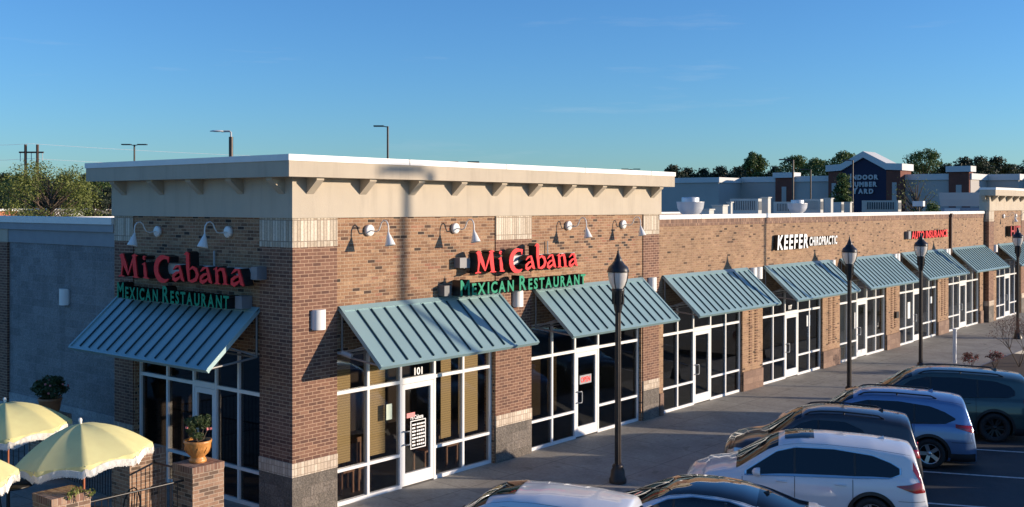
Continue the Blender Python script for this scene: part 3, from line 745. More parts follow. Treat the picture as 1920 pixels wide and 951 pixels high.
t = thing('security_camera', (1.1, -.03, 3.02), 'small grey security camera beneath the left end of the nearest front awning', 'camera')
m = MB(); m.tube([(0, 0, 0), (0, -.1, 0)], .03, 8); m.build('mount', m_lgrey, t)
m = MB(); m.tube([(0, -.1, .02), (.07, -.3, -.04)], .05, 12); m.build('body', m_lgrey, t)
t = bx('electrical_box', m_black, None, (31.38, 31.66, -.09, -.01, 1.24, 1.50)); tag(t, 'small black electrical box on the brick pier between two far shop fronts', 'electrical box')

# ------------------------------------------------------------------ street lamps (post tops)
def street_lamp(label, loc):
    t = thing('street_lamp', loc, label, 'street lamp', 'black post top lamps along the sidewalk')
    m = MB(); m.lathe([(.19, 0), (.19, .08), (.165, .12), (.15, .26), (.115, .32), (.125, .35), (.10, .40), (0, .40)], 16); m.build('base', m_bronze, t)
    m = MB(); k = 32; prof = []
    n_ = 14
    vs = []; H0, H1 = .38, 3.72
    for z in (H0, H1):
        for j in range(k):
            a = 2*math.pi*j/k; rr_ = (.070 if z == H0 else .062)*(1-.10*(j % 2)); vs.append((rr_*math.cos(a), rr_*math.sin(a), z))
    m.add(vs, [(j, (j+1) % k, k+(j+1) % k, k+j) for j in range(k)]); m.build('pole', m_bronze, t)
    m = MB(); m.lathe([(.066, 3.66), (.085, 3.72), (.10, 3.82), (.115, 3.90), (.115, 4.05), (.14, 4.14), (.14, 4.17), (.0, 4.18)], 18)
    for j in range(8):
        a = 2*math.pi*j/8; m.box(-.008, .008, .10, .135, 3.84, 4.10, M=Matrix.Rotation(a, 4, 'Z'))
    m.build('collar', m_black, t)
    m = MB(); m.lathe([(.115, 4.18), (.165, 4.26), (.20, 4.36), (.218, 4.46), (.222, 4.53)], 28); m.lathe([(.215, 4.53), (.212, 4.46), (.195, 4.37), (.16, 4.27), (.11, 4.19)], 28); m.build('globe', m_globe, t)
    m = MB()
    for a in (.2, 1.77, 3.34, 4.91):
        m.tube([(r_*math.cos(a), r_*math.sin(a), z) for r_, z in ((.115, 4.16), (.165, 4.24), (.205, 4.34), (.226, 4.45), (.23, 4.58))], .009, 6)
    m.lathe([(.232, 4.53), (.238, 4.53), (.238, 4.565), (.232, 4.565)], 28); m.build('cage', m_black, t)
    m = MB(); m.lathe([(.235, 4.555), (.225, 4.60), (.205, 4.645), (.14, 4.70), (.115, 4.74), (.082, 4.78), (.085, 4.80), (.06, 4.84), (.035, 4.91), (.025, 4.945), (.022, 4.955), (.030, 4.975), (.012, 4.99), (.0, 5.07)], 28)
    m.lathe([(.235, 4.555), (0, 4.555)], 28); m.build('cap', m_black, t)
    m = MB(); m.tube([(0, 0, 4.18), (0, 0, 4.45)], .035, 10); m.build('bulb', m_lgrey, t)
    return t
LY = -2.95
L1 = street_lamp('black post top lamp nearest the camera, in front of the second awning', (6.44, LY, -.07))
for x, l_ in ((19.22, 'second black post top lamp, in front of the chiropractic awnings'), (25.73, 'third black post top lamp, in front of the auto insurance sign'), (38.6, 'farthest black post top lamp, before the farther tower')):
    dup(L1, (x, LY, -.07), 0, 'black fluted lamp: '+l_)
# parking lot pole lamps
def pole_lamp(label, loc, h, heads, rz=0, size=1.0, group='tall parking lot pole lamps'):
    t = thing('parking_lot_lamp', loc, label, 'pole lamp', group, rz)
    m = MB(); m.tube([(0, 0, 0), (0, 0, h)], .075*size, 8); m.build('pole', m_bronze, t)
    for s_ in heads:
        m = MB(); m.tube([(0, 0, h-.06), (s_*.35*size, 0, h+.0)], .035*size, 6); m.build('arm', m_bronze, t)
        m = MB(); m.box(min(s_*.3, s_*1.05)*size, max(s_*.3, s_*1.05)*size, -.2*size, .2*size, h-.03, h+.06*size); m.build('lamp_head', m_birdlamp, t)
    return t
vr = math.atan2(rt.y, rt.x)
pole_lamp('slim pole lamp with two heads behind the left end of the stucco tower', (36.58, 66.06, -.15), 11.1, (-1, 1), vr)
pl = pole_lamp('pole lamp with a single arm rising behind the front tower cornice', (43.18, 42.27, -.15), 11.95, (-1,), vr)
pole_lamp('dark pole lamp before the brick pilaster of the lumber store', (71.9, 23.05, -.15), 9.9, (-1,), vr, 1.1)
pole_lamp('thin far pole lamp before the grey lumber store wall', (91.85, 30.26, -.15), 9.75, (-1,), vr)
pole_lamp('pole lamp standing in front of the navy gable', (70.22, 17.21, -.15), 9.65, (-1,), vr, .8)
pole_lamp('shoe box lamp head just showing over the middle of the tower roofline', (54.2, 44.6, -.15), 9.65, (-1, 1), vr, 1.3)
pole_lamp('small far lamp head just over the right end of the tower roofline', (88.5, 50.1, -.15), 10.1, (-1, 1), vr)
t = thing('cobra_head_lamp', (20.57, 30.4, -.15), 'grey pole lamp with a pale curved arm and flat head above the tower corner', 'pole lamp', None, vr)
m = MB(); m.tube([(0, 0, 0), (0, 0, 9.55)], .11, 10); m.build('pole', m_bronze, t)
m = MB(); m.tube([(0, 0, 9.4), (0, 0, 9.78), (-.08, 0, 9.84), (-.5, 0, 9.83)], .05, 8); m.build('arm', m_lgrey, t)
m = MB(); Mr = Matrix.Translation((-.72, 0, 9.84)) @ Matrix.Diagonal((1, .35, .16, 1)); m.lathe([(.0, .38), (.22, .33), (.36, .12), (.38, 0), (.36, -.12), (0, -.3)], 14, M=Mr); 
m.build('lamp_head', m_white, t)
# lamps on the parking lot beside the photographer whose shadows cross the wall
def shoe(label, X, Z, dist, sz):
    p = Vector((X, 0, Z))+Vector((SUN.x, SUN.y, SUN.z))*dist
    pole_lamp(label, (p.x, p.y, -.15), p.z+.15, (1,), R(180), sz)
    return p
shoe('tall bronze lamp over the parking lot in front of the restaurant corner', 2.87, 6.50, 26, 1.25)
shoe('tall bronze lamp over the parking lot in front of the chiropractic shop', 19.5, 7.2, 14, .8)

# ------------------------------------------------------------------ rooftop equipment
RZ = 5.152
def fan_unit(label, loc, s_):
    t = thing('exhaust_fan', loc, label, 'roof fan', 'spun aluminium roof fans')
    m = MB(); m.box(-.38*s_, .38*s_, -.38*s_, .38*s_, 0, .28*s_); m.build('curb', m_lgrey, t)
    m = MB(); m.lathe([(.34*s_, .28*s_), (.38*s_, .42*s_), (.50*s_, .50*s_), (.62*s_, .72*s_), (.66*s_, 1.0*s_), (.68*s_, 1.02*s_), (.64*s_, 1.01*s_), (.60*s_, .80*s_), (0, .78*s_)], 28); m.build('bowl', m_alu, t)
    m = MB(); m.lathe([(.42*s_, .80*s_), (.42*s_, 1.2*s_), (.40*s_, 1.24*s_), (0, 1.25*s_)], 24); m.build('motor_cap', m_alu, t)
    return t
def to(px, Y, s): return None
f1 = fan_unit('large aluminium roof fan nearest the stucco tower', (21.5, 3.94, RZ+.10), .76)
fan_unit('smaller aluminium roof fan farther along the wing roof', (36.6, 6.64, RZ+.1), .74)
def hvac(label, loc, w_, d_, h_):
    t = thing('rooftop_air_conditioner', loc, label, 'air conditioner', 'rooftop air conditioning units')
    m = MB(); m.box(-d_/2, d_/2, -w_/2, w_/2, 0, h_); m.build('housing', m_hvac, t)
    m = MB(); k = 12; z0, z1 = h_*.50, h_*.90; ww = w_*.72/k
    m.box(-d_/2-.012, -d_/2-.004, -w_*.40, w_*.36, z0, z1)
    m.build('coil_grille', m_hvacdark, t)
    m = MB()
    for i in range(k+1):
        y = -w_*.40+i*(w_*.76/k); m.box(-d_/2-.03, -d_/2-.012, y-.02, y+.02, z0, z1)
    m.build('grille_bar', m_hvac, t)
    m = MB(); m.box(-d_/2-.02, -d_/2-.003, w_*.2, w_*.35, h_*.25, h_*.31); m.build('access_panel', m_hvacdark, t); m = MB(); m.box(-d_*.42, d_*.42, -w_/2-.02, -w_/2-.004, h_*.5, h_*.88); m.build('side_grille', m_hvacdark, t)
    return t
# (x, y, w along y, depth along x, h)
for (x, ya, yb, d_, h_, l_) in ((33.0, 6.86, 8.32, .35, 1.06, 'beige rooftop unit right of the large roof fan'), (37.6, 6.97, 8.3, .35, .93, 'low beige rooftop unit left of the smaller roof fan'),
                          (40.0, 6.84, 7.8, .35, 1.08, 'beige rooftop unit directly behind the smaller roof fan'), (44.0, 7.36, 7.97, .35, .93, 'beige rooftop unit in front of the small conifer'),
                          (50.0, 6.35, 8.52, .5, 1.05, 'long grey rooftop unit under the lumber yard sign')):
    hvac(l_, (x, (ya+yb)/2, RZ), yb-ya, d_, h_)
for (x, y, z, w_, d_, h_, l_) in ((34.5, 7.28, RZ, .34, .30, 1.1, 'narrow upright duct beside the first rooftop unit'), (28.0, 6.24, RZ, .5, .45, .72, 'small beige vent box right of the large fan'), (26.6, 6.1, RZ, .45, .4, .55, 'low beige vent box beside the large fan'), (31.0, 7.35, RZ, .17, .17, .86, 'thin white vent post left of the first rooftop unit'), (42.0, 7.31, RZ, .36, .30, 1.1, 'narrow upright duct right of the smaller fan'), (46.0, 7.85, RZ, .34, .30, .9, 'narrow upright duct beside the conifer')):
    t = thing('roof_vent', (x, y, z), l_, 'roof vent', 'small roof vents')
    m = MB(); m.box(-d_/2, d_/2, -w_/2, w_/2, 0, h_); m.build('duct', m_hvac, t)
    m = MB(); m.box(-d_/2-.04, d_/2+.04, -w_/2-.04, w_/2+.04, h_+.001, h_+.05); m.build('hood', m_hvac, t)
t = thing('vent_pipe', (14.2, 1.2, RZ), 'thin white vent pipe on the wing roof beside the stucco tower', 'pipe')
m = MB(); m.tube([(0, 0, 0), (0, 0, .62)], .035, 8); m.build('pipe', m_white, t)
m = MB(); m.lathe([(.12, .004), (.12, .02), (.04, .08)], 10); m.build('boot', m_dgrey, t)
t = thing('flood_light', (60.0, 8.6, 5.3), 'small white flood light box on a dark bracket above the wing roof', 'flood light')
m = MB(); m.box(-.2, .2, -.35, .35, .55, .9); m.build('lamp_head', m_white, t)
m = MB(); m.tube([(0, 0, -.3), (0, 0, .55)], .06, 6); m.build('bracket', m_black, t)

# ------------------------------------------------------------------ lumber store in the distance
S_ = thing('lumber_store', (125, 40, -.15), 'large shaded grey store with navy gable reading indoor lumber yard', 'building')
m_sg = plain('store_wall', (.46, .43, .39), .9, var=.05, vscale=.3)
m_sgt = plain('store_trim', (.62, .62, .60), .8, var=.04, vscale=.3)
m_snavy = plain('store_navy', (.008, .012, .045), .7, var=.1, vscale=.3)
m_sbrick = plain('store_brick', (.17, .060, .040), .9, var=.15, vscale=1)
def sb(name, mat, *bs): 
    m = MB()
    for b_ in bs: m.box(b_[0]-125, b_[1]-125, b_[2]-40, b_[3]-40, b_[4]+.15, b_[5]+.15)
    return m.build(name, mat, S_)
sb('wall', m_sg, (125, 175, 58.8, 90, 0, 9.2), (131.8, 175, 26.0, 58.8, 0, 9.3), (139, 175, 22, 26.0, 0, 9.3), (143, 175, -10, 22, 0, 9.3))
sb('trim', m_sgt, (124.8, 175, 58.6, 90, 9.2, 9.95), (131.6, 175, 26.2, 58.6, 9.3, 10.1), (131.6, 138.8, 25.8, 26.2, 9.3, 10.1), (138.8, 175, 21.8, 26.2, 9.302, 10.12), (142.8, 175, -10, 21.8, 9.3, 10.08))
for a in ((131.3, 133, 50.3, 53.0, 0, 9.9), (131.3, 133, 26.05, 28.6, 0, 10.3)):
    sb('brick_pilaster', m_sbrick, a); sb('pilaster_cap', m_sgt, (a[0]-.3, a[1]+.3, a[2]-.3, a[3]+.3, a[5], a[5]+.75))
    sb('pilaster_panel', m_sg, (a[0]-.05, a[0]-.01, (a[2]+a[3])/2-.35, (a[2]+a[3])/2+.35, 4.5, 8.6))
GX = 130.0; yc = 39.4
def gz(y): return None
g1 = [(yc-5.1, 0), (yc+5.1, 0), (yc+5.1, 10.6), (yc+3.0, 10.7), (yc, 12.45), (yc-3.0, 10.7), (yc-5.1, 10.6)]
m = MB(); fn = lambda u, v, d: (d-125, u-40, v+.15)
m.prism([(yc-3.1, 0), (yc+3.1, 0), (yc+3.1, 10.75), (yc, 12.5), (yc-3.1, 10.75)], fn, GX+4, GX); o = m.build('navy_gable', m_snavy, S_); recalc(o)
for q_ in ((GX-.1, GX+4, yc-5.0, yc-3.1, 0, 10.6), (GX-.1, GX+4, yc+3.1, yc+5.0, 0, 10.6)): sb('brick_flank', m_sbrick, q_)
for q_ in ((GX-.16, GX-.12, yc-4.5, yc-3.9, 4.5, 9.0), (GX-.16, GX-.12, yc+3.9, yc+4.5, 4.5, 9.0)): sb('flank_panel', m_sg, q_)
m = MB(); m.prism([(yc-5.3, 10.6), (yc-3.1, 10.72), (yc, 12.45), (yc+3.1, 10.72), (yc+5.3, 10.6), (yc+5.3, 11.5), (yc+3.2, 11.6), (yc, 13.3), (yc-3.2, 11.6), (yc-5.3, 11.5)], fn, GX+4.1, GX-.35); o = m.build('gable_trim', m_sgt, S_); recalc(o)
sg = thing('lumber_yard_sign', (GX-.05, yc, 0), 'pale lettering reading indoor lumber yard on the navy gable', 'sign')
for txt, z, yo in (('INDOOR', 9.45, 1.9), ('LUMBER', 8.5, 1.9), ('YARD', 7.55, 1.5)):
    y = yo
    for i, ch in enumerate(txt):
        sz = 1.12 if i == 0 else .86
        o = text_mesh('letter', ch, sz, [plain('sign_silver', (.50, .56, .62), .5) if False else m_race], sg, Matrix(((0, 0, -1, -.1), (-1, 0, 0, y), (0, 1, 0, z), (0, 0, 0, 1))), .12, xs=.95, offset=.05)
        y = min(v.co.y for v in o.data.vertices)-.10
# middle-distance store with flared parapet
S2 = thing('blue_shaded_store', (72, 8, -.15), 'low blue shaded store with flared white parapet behind the farther tower', 'building')
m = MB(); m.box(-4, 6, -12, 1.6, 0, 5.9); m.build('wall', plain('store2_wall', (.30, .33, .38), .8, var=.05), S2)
m = MB(); fn2 = lambda u, v, d: (u, d, v)
m.prism([(-4.0, 6.0), (6, 6.0), (6, 7.0), (-4.45, 7.0), (-4.25, 6.5)], fn2, -12, 1.7); o = m.build('parapet', m_sgt, S2); recalc(o)
m = MB(); m.box(-4.03, -4.001, -6.0, -2.2, 3.0, 5.85); m.build('opening_shade_panel', m_dgrey, S2)  # flat dark panel on the wall, painted as the shade inside an opening
m = MB(); m.box(-4.05, -4.01, .3, 1.4, 5.2, 5.85); m.build('window', m_sgt, S2)
# orange building and dark fitness building at the left
S3 = thing('orange_store', (34, 96, -.15), 'low orange brick store with white roof edge beyond the trees on the left', 'building')
m = MB(); m.box(-30, 7.0, 0, 15, 0, 5.35); m.build('wall', plain('orange_brick', (.50, .19, .10), .9), S3)
m = MB(); m.box(-30.2, 7.2, -.2, 15.2, 5.35, 5.58); m.build('roof_edge', m_white, S3)
S4 = thing('dark_far_store', (50, 100, -.15), 'dark grey store front with faint white lettering left of the stucco tower', 'building')
m = MB(); m.box(-8, 30, 0, 15, 0, 5.4); m.build('wall', m_dgrey, S4)
m = MB(); m.box(-8.1, 30.1, -.1, 15.1, 5.4, 5.55); m.build('roof_edge', m_lgrey, S4)
rr = random.Random(5)
text_mesh('lettering', 'USA Fitness Center', .62, [m_gface2], S4, Matrix(((1, 0, 0, -3.2), (0, 0, -1, -.06), (0, 1, 0, 4.75), (0, 0, 0, 1))), .04, xs=.85)

# ------------------------------------------------------------------ trees
def leaf_cloud(m, c, rad, n_, size, rng, mi=0, flat=.9):
    for _ in range(n_):
        d = Vector((rng.gauss(0, 1), rng.gauss(0, 1), rng.gauss(0, 1))).normalized()
        rr_ = rng.random()**.45
        p = Vector((c[0]+d.x*rad[0]*rr_, c[1]+d.y*rad[1]*rr_, c[2]+d.z*rad[2]*rr_))
        nrm = (d*.6+Vector((rng.uniform(-1, 1), rng.uniform(-1, 1), rng.uniform(-.4, 1)))).normalized()
        a = nrm.orthogonal().normalized(); a.rotate(Matrix.Rotation(rng.uniform(0, 6.28), 3, nrm)); b_ = nrm.cross(a)
        s_ = size*rng.uniform(.6, 1.3)
        m.add([p-a*s_, p-b_*s_*.45, p+a*s_, p+b_*s_*.45], [(0, 1, 2, 3)], mi)
def tree(name, label, loc, h, w_, mat, seed, clumps=26, leaves=90, size=.35, crown0=.25, shape='round', group=None, sparse=1.0, barkm=None):
    rng = random.Random(seed)
    t = thing(name, loc, label, 'tree', group)
    m = MB(); m.tube([(0, 0, 0), (.02*h, 0, h*.4), (0, .01*h, h*.93)], [h*.022, h*.015, h*.004], 7)
    lf = MB()
    for i in range(clumps):
        f = rng.random(); zz = crown0+(1-crown0)*f
        if shape == 'cone': rad = w_*.5*(1-f)*1.0+.02*w_
        elif shape == 'pine': rad = w_*.5*(math.sin(math.pi*min(1, f*.85+.15))**.7)
        else: rad = w_*.5*math.sqrt(max(0, 1-(2*f-1)**2))*.95+.05*w_
        a = rng.uniform(0, 6.28); q = rng.uniform(.35, .95)*rad
        c_ = (q*math.cos(a), q*math.sin(a), zz*h)
        z0 = max(crown0*.6*h, c_[2]-.22*h)
        m.tube([(0, 0, z0), (c_[0]*.5, c_[1]*.5, (z0+c_[2])/2), c_], [h*.007, h*.004, h*.0015], 5)
        cr = w_*rng.uniform(.10, .19)
        leaf_cloud(lf, c_, (cr, cr, cr*(.55 if shape != 'round' else .8)), int(leaves*sparse), size, rng)
    m.build('trunk', barkm or m_bark, t); lf.build('crown', mat, t)
    return t
tree('broadleaf_tree', 'large yellow green tree with visible branches at the left edge behind the low wall', (24.54, 57.05, -.15), 8.7, 7.4, m_leafy, 11, 80, 190, .085, .2, sparse=1)
tree('broadleaf_tree', 'pale green tree standing taller than the dark tree line', (179.9, 80.6, -.15), 16.2, 6.5, m_leafg, 12, 95, 120, .26, .25)
tree('broadleaf_tree', 'tall loose green tree right of the navy gable', (191, 51.3, -.15), 16.2, 9, m_leafg, 13, 100, 90, .24, .25)
tree('conifer', 'small green conifer before the left brick flank of the navy gable', (84.2, 23.75, -.15), 8.9, 4.2, m_leafg, 14, 90, 90, .14, .05, 'cone')
tree('bare_tree', 'nearly bare young tree before the grey wall right of the gable', (83.6, 16.7, -.15), 8.5, 4.6, m_leafy, 15, 60, 6, .09, .35)
tree('bush_tree', 'low green bushy tree at the foot of the bare young tree', (82.0, 15.2, -.15), 6.0, 4.2, m_leafg, 16, 30, 150, .13, .3)
rng = random.Random(21)
def at(px, d, z=-.15):
    p = cam.matrix_world.translation + (fw + rt*((px-960)/1997.35))*d
    return (p.x, p.y, z)
protos = {}
kinds = [('pine_tree', m_leafd, 'pine', 'dark'), ('broadleaf_tree', m_leafg, 'round', 'mid green'), ('broadleaf_tree', m_leafy, 'round', 'yellow green')]
spots = [(1262, 200, 13.2, 0), (1290, 205, 12.9, 0), (1318, 210, 13.0, 0), (1350, 205, 13.2, 0), (1383, 200, 12.9, 0), (1455, 215, 13.6, 0), (1487, 205, 15.0, 1), (1528, 200, 14.2, 1), (1580, 195, 15.2, 1), (1640, 210, 15.0, 1), (1665, 200, 13.6, 0), (1700, 215, 13.7, 0), (1775, 195, 13.2, 0), (1808, 205, 14.9, 0), (1836, 190, 14.4, 0), (1870, 195, 14.6, 0), (1895, 205, 13.6, 0), (1930, 200, 14.2, 0),
         (10, 150, 10.2, 0), (35, 140, 9.6, 1), (75, 160, 10.4, 0), (120, 155, 10.2, 0), (160, 150, 10.0, 0), (190, 140, 9.9, 1), (215, 150, 10.0, 0), (-30, 150, 10.4, 0), (20, 120, 7.5, 0), (175, 118, 7.4, 0), (205, 125, 7.8, 0)]
trees_lab = {0: 'dark round topped pine in the far tree line', 1: 'mid green broadleaf tree in the far tree line'}
for i, (px, d_, h_, k) in enumerate(spots):
    if k not in protos:
        nm, mt, sh, _ = kinds[k]
        protos[k] = tree(nm, trees_lab[k], at(px, d_), 14, 9, mt, 40+k, 54, 140, .25, .18, sh, 'trees along the far tree line')
        protos[k].scale = (h_/14,)*3
    else:
        dup(protos[k], at(px, d_), rng.uniform(0, 6.28), scale=h_/14)
# mass of woodland behind
def wood(name, pts, mat, n_per, seed, size=.6):
    rng = random.Random(seed); m = MB()
    for (px0, px1, d_, z0, z1, cnt) in pts:
        for i in range(cnt):
            px = rng.uniform(px0, px1); q = at(px, d_+rng.uniform(-8, 8))
            top = rng.uniform(z1-1.6, z1); m.tube([(q[0], q[1], -.15), (q[0], q[1], top-1)], .14, 5, 1)
            for k in range(7):
                zz = z0+(top-z0)*((k+.5)/7)
                rad = 2.3*(1-.35*k/7)
                leaf_cloud(m, (q[0]+rng.uniform(-.9, .9), q[1]+rng.uniform(-.9, .9), zz-rad*.3), (rad, rad, 1.4), n_per, size, rng)
    return tag(m.build(name, [mat, m_bark]), kind='stuff')
wd = wood('woodland', [(1225, 1960, 235, 4, 12.8, 150), (-80, 235, 170, 1.5, 10.0, 70)], m_leafd, 50, 31, .38)
wd['label'] = 'dark mass of far woodland along the horizon'

# utility pole and wires
t = thing('utility_pole', (50.5, 112.1, -.15), 'wooden H frame utility pole above the left trees', 'utility pole')
for dx in (-.45, .47):
    m = MB(); m.tube([(dx, -dx*1.22, 0), (dx, -dx*1.22, 13.35)], .17, 8); m.build('pole', m_utilwood, t)
m = MB(); dv = Vector((.635, -.773, 0)); a = -dv*1.5; b_ = dv*1.5; m.tube([(a.x, a.y, 12.4), (b_.x, b_.y, 12.4)], .10, 6); m.build('crossarm', m_utilwood, t)
for s_ in (-1.35, 0, 1.35):
    m = MB(); q = dv*s_; m.tube([(q.x, q.y, 12.35), (q.x, q.y, 11.3)], .045, 6); m.build('insulator', m_lgrey, t)
m_wire = plain('aluminium_wire', (.75, .77, .78), .4)
for i, (z0, zl, zr, l_) in enumerate(((11.5, 11.2, 10.6, 'lower pale power line left and right of the H frame pole'), (13.3, 13.2, 12.3, 'upper thin pale power line over the left trees'))):
    A = Vector(at(-220, 128, zl)); C0 = Vector((50.5, 112.1, z0)); E_ = Vector(at(700, 150, zr)); pts = []
    for P0, P1 in ((A, C0), (C0, E_)):
        for k in range(13):
            f = k/12; p = P0.lerp(P1, f); p.z -= 1.1*4*f*(1-f)*.25; pts.append(p)
    m = MB(); m.tube(pts, .022, 4, caps=False); o = m.build('power_line', m_wire); tag(o, l_, 'power line')

# ------------------------------------------------------------------ patio
def pier(label, x0, x1, y0, y1, h, group='brick piers round the patio'):
    t = thing('brick_pier', ((x0+x1)/2, (y0+y1)/2, 0), label, 'pier', group)
    a, b_ = (x1-x0)/2, (y1-y0)/2
    m = MB(); m.box(-a, a, -b_, b_, 0, h-.11); m.build('shaft', m_pier, t)
    m = MB(); m.box(-a-.006, a+.006, -b_-.006, b_+.006, h-.109, h); m.build('cap', m_capb, t)
    return t
m_capb = brick('cap_brick', .072, .21, .010, [(0, (.22, .11, .075)), (.5, (.33, .19, .13)), (1, (.44, .29, .20))], (.50, .38, .29), shift=0, bump=.6)
pier('brick pier carrying the glazed terracotta pot beside the patio gate', -2.0, -1.36, .22, .82, 1.34)
pier('brick pier behind the nearest yellow umbrella, half in shade', -2.10, -1.36, 2.05, 2.67, 1.34)
pier('brick pier with trailing plant in front of the patio tables', -4.54, -3.90, .18, .78, 1.34)
pier('brick pier carrying the shaded flower pot by the grey block wall', -1.55, -.90, 6.4, 7.0, 1.34)
pier('brick pier at the left edge of the patio behind the far umbrella', -1.9, -1.2, 9.6, 10.2, 1.25)
def railing(label, p0, p1, z=1.0):
    t = thing('iron_railing', (p0[0], p0[1], 0), label, 'railing', 'black iron railings round the patio')
    d = Vector((p1[0]-p0[0], p1[1]-p0[1], 0)); n_ = max(2, int(d.length/.115))
    m = MB(); m.tube([(0, 0, z), (d.x, d.y, z)], .02, 6); m.build('top_rail', m_black, t)
    m = MB(); m.tube([(0, 0, .12), (d.x, d.y, .12)], .014, 6); m.build('bottom_rail', m_black, t)
    m = MB()
    for i in range(1, n_):
        q = d*(i/n_); m.tube([(q.x, q.y, .12), (q.x, q.y, z)], .0085, 5, sm=False)
    m.build('balusters', m_black, t)
    return t
railing('black iron railing between the pot pier and the trailing plant pier', (-2.0, .50), (-3.90, .48), 1.08)
railing('black iron railing between the pot pier and the pier behind the umbrella', (-1.55, .82), (-1.6, 2.05), 1.08)
railing('black iron railing running back behind the near umbrella', (-1.6, 2.67), (-1.3, 6.4), 1.08)
railing('black iron railing left of the trailing plant pier', (-4.54, .48), (-8.5, .46), 1.08)
railing('black iron railing along the far side of the patio', (-1.55, 6.7), (-7.5, 6.9), 1.08)
pot = thing('flower_pot', (-1.68, .54, 1.34), 'glazed orange terracotta pot with embossed leaves on the gate pier', 'flower pot')
m = MB(); m.lathe([(0, .004), (.15, .004), (.155, .03), (.145, .06), (.12, .09), (.13, .11), (.19, .17), (.222, .25), (.23, .33), (.24, .35), (.245, .39), (.225, .395), (.215, .35), (.0, .34)], 30)
m.build('bowl', m_terra, pot)
m = MB(); m.lathe([(.214, .352), (0, .37)], 20); m.build('soil', m_soil, pot)
m = MB(); rngp = random.Random(4)
for i in range(9):
    a = i*.7; m.add([(p.x, p.y, p.z) for p in [Matrix.Rotation(a, 3, 'Z') @ Vector(q) for q in ((.20, -.04, .18), (.228, -.03, .24), (.238, 0, .30), (.228, .03, .24), (.205, .04, .18))]], [(0, 1, 2, 3, 4)])
m.build('relief', m_terra, pot)
def bush(name, label, loc, rad, leaves, size, mat, flowers, fmat, seed, stems=9, sh=.25):
    t = thing(name, loc, label, 'plant'); rng = random.Random(seed)
    m = MB()
    for i in range(stems):
        a = rng.uniform(0, 6.28); q = rng.uniform(.3, .9)
        m.tube([(0, 0, 0), (rad[0]*q*.4*math.cos(a), rad[1]*q*.4*math.sin(a), sh*.6), (rad[0]*q*math.cos(a), rad[1]*q*math.sin(a), sh+rad[2]*rng.uniform(.2, 1.2))], [.010, .008, .003], 5)
    m.build('stem', m_bark, t)
    m = MB()
    for i in range(26):
        d = Vector((rng.gauss(0, 1), rng.gauss(0, 1), rng.gauss(0, 1)+.2)).normalized()*rng.uniform(.3, .9)
        leaf_cloud(m, (d.x*rad[0], d.y*rad[1], sh+rad[2]*(1+d.z)), (rad[0]*.33, rad[1]*.33, rad[2]*.3), leaves//26, size, rng)
    m.build('foliage', mat, t)
    for i in range(flowers):
        d = Vector((rng.gauss(0, 1)-.3, rng.gauss(0, 1)-.6, rng.gauss(0, .8)+.35)).normalized()*.86
        m = MB(); c_ = Vector((d.x*rad[0], d.y*rad[1], sh+rad[2]*(1+d.z)))
        for k in range(7):
            nrm = (d+Vector((rng.uniform(-.8, .8), rng.uniform(-.8, .8), rng.uniform(-.5, .8)))).normalized(); a = nrm.orthogonal(); b_ = nrm.cross(a); p = c_+nrm*.012
            s_ = .019; m.add([p-a*s_, p-b_*s_, p+a*s_, p+b_*s_], [(0, 1, 2, 3)])
        m.build('flower', fmat, t)
    return t
bush('flowering_plant', 'green plant with a few pink flowers in the glazed pot', (-1.68, .54, 1.70), (.30, .30, .23), 2600, .026, m_leafp, 5, m_flower, 5, sh=.04)
pot2 = thing('flower_pot', (-1.22, 6.7, 1.34), 'shaded brown terracotta pot on the pier by the grey wall', 'flower pot')
m = MB(); m.lathe([(0, .004), (.16, .004), (.20, .10), (.235, .30), (.25, .31), (.25, .36), (.22, .36), (.21, .31), (0, .30)], 24); m.build('bowl', m_terra2, pot2)
m = MB(); m.lathe([(.212, .31), (0, .33)], 16); m.build('soil', m_soil, pot2)
bush('flowering_plant', 'dark bushy plant with pink flowers in the shaded pot by the grey wall', (-1.22, 6.7, 1.65), (.42, .42, .27), 3200, .035, m_leafp, 14, m_flower, 6, sh=.02)
t = thing('trailing_plant', (-4.22, .48, 1.34), 'low bright green trailing plant spilling over the front of the brick pier', 'plant')
m = MB(); rngp = random.Random(8)
for i in range(9): leaf_cloud(m, (rngp.uniform(-.05, .34), rngp.uniform(-.33, -.18), rngp.uniform(-.06, .06)), (.10, .08, .07), 26, .03, rngp)
m.build('foliage', m_leafy, t)
m = MB()
for i in range(5): x = rngp.uniform(-.1, .3); m.tube([(x, -.2, .01), (x+.03, -.30, .03), (x+.05, -.335, -.12)], .005, 5)
m.build('stem', m_bark, t)
t = thing('trailing_plant', (-4.22, .48, 1.29), 'small pale plant climbing the left corner of the brick pier', 'plant')
m = MB()
for i in range(4): leaf_cloud(m, (rngp.uniform(-.36, -.30), rngp.uniform(-.35, -.1), rngp.uniform(-.25, -.05)), (.05, .05, .05), 14, .026, rngp)
m.build('foliage', m_leafy, t)
m = MB(); m.tube([(-.34, -.33, -.9), (-.35, -.34, -.4), (-.33, -.33, -.05)], .006, 5); m.build('stem', m_bark, t)

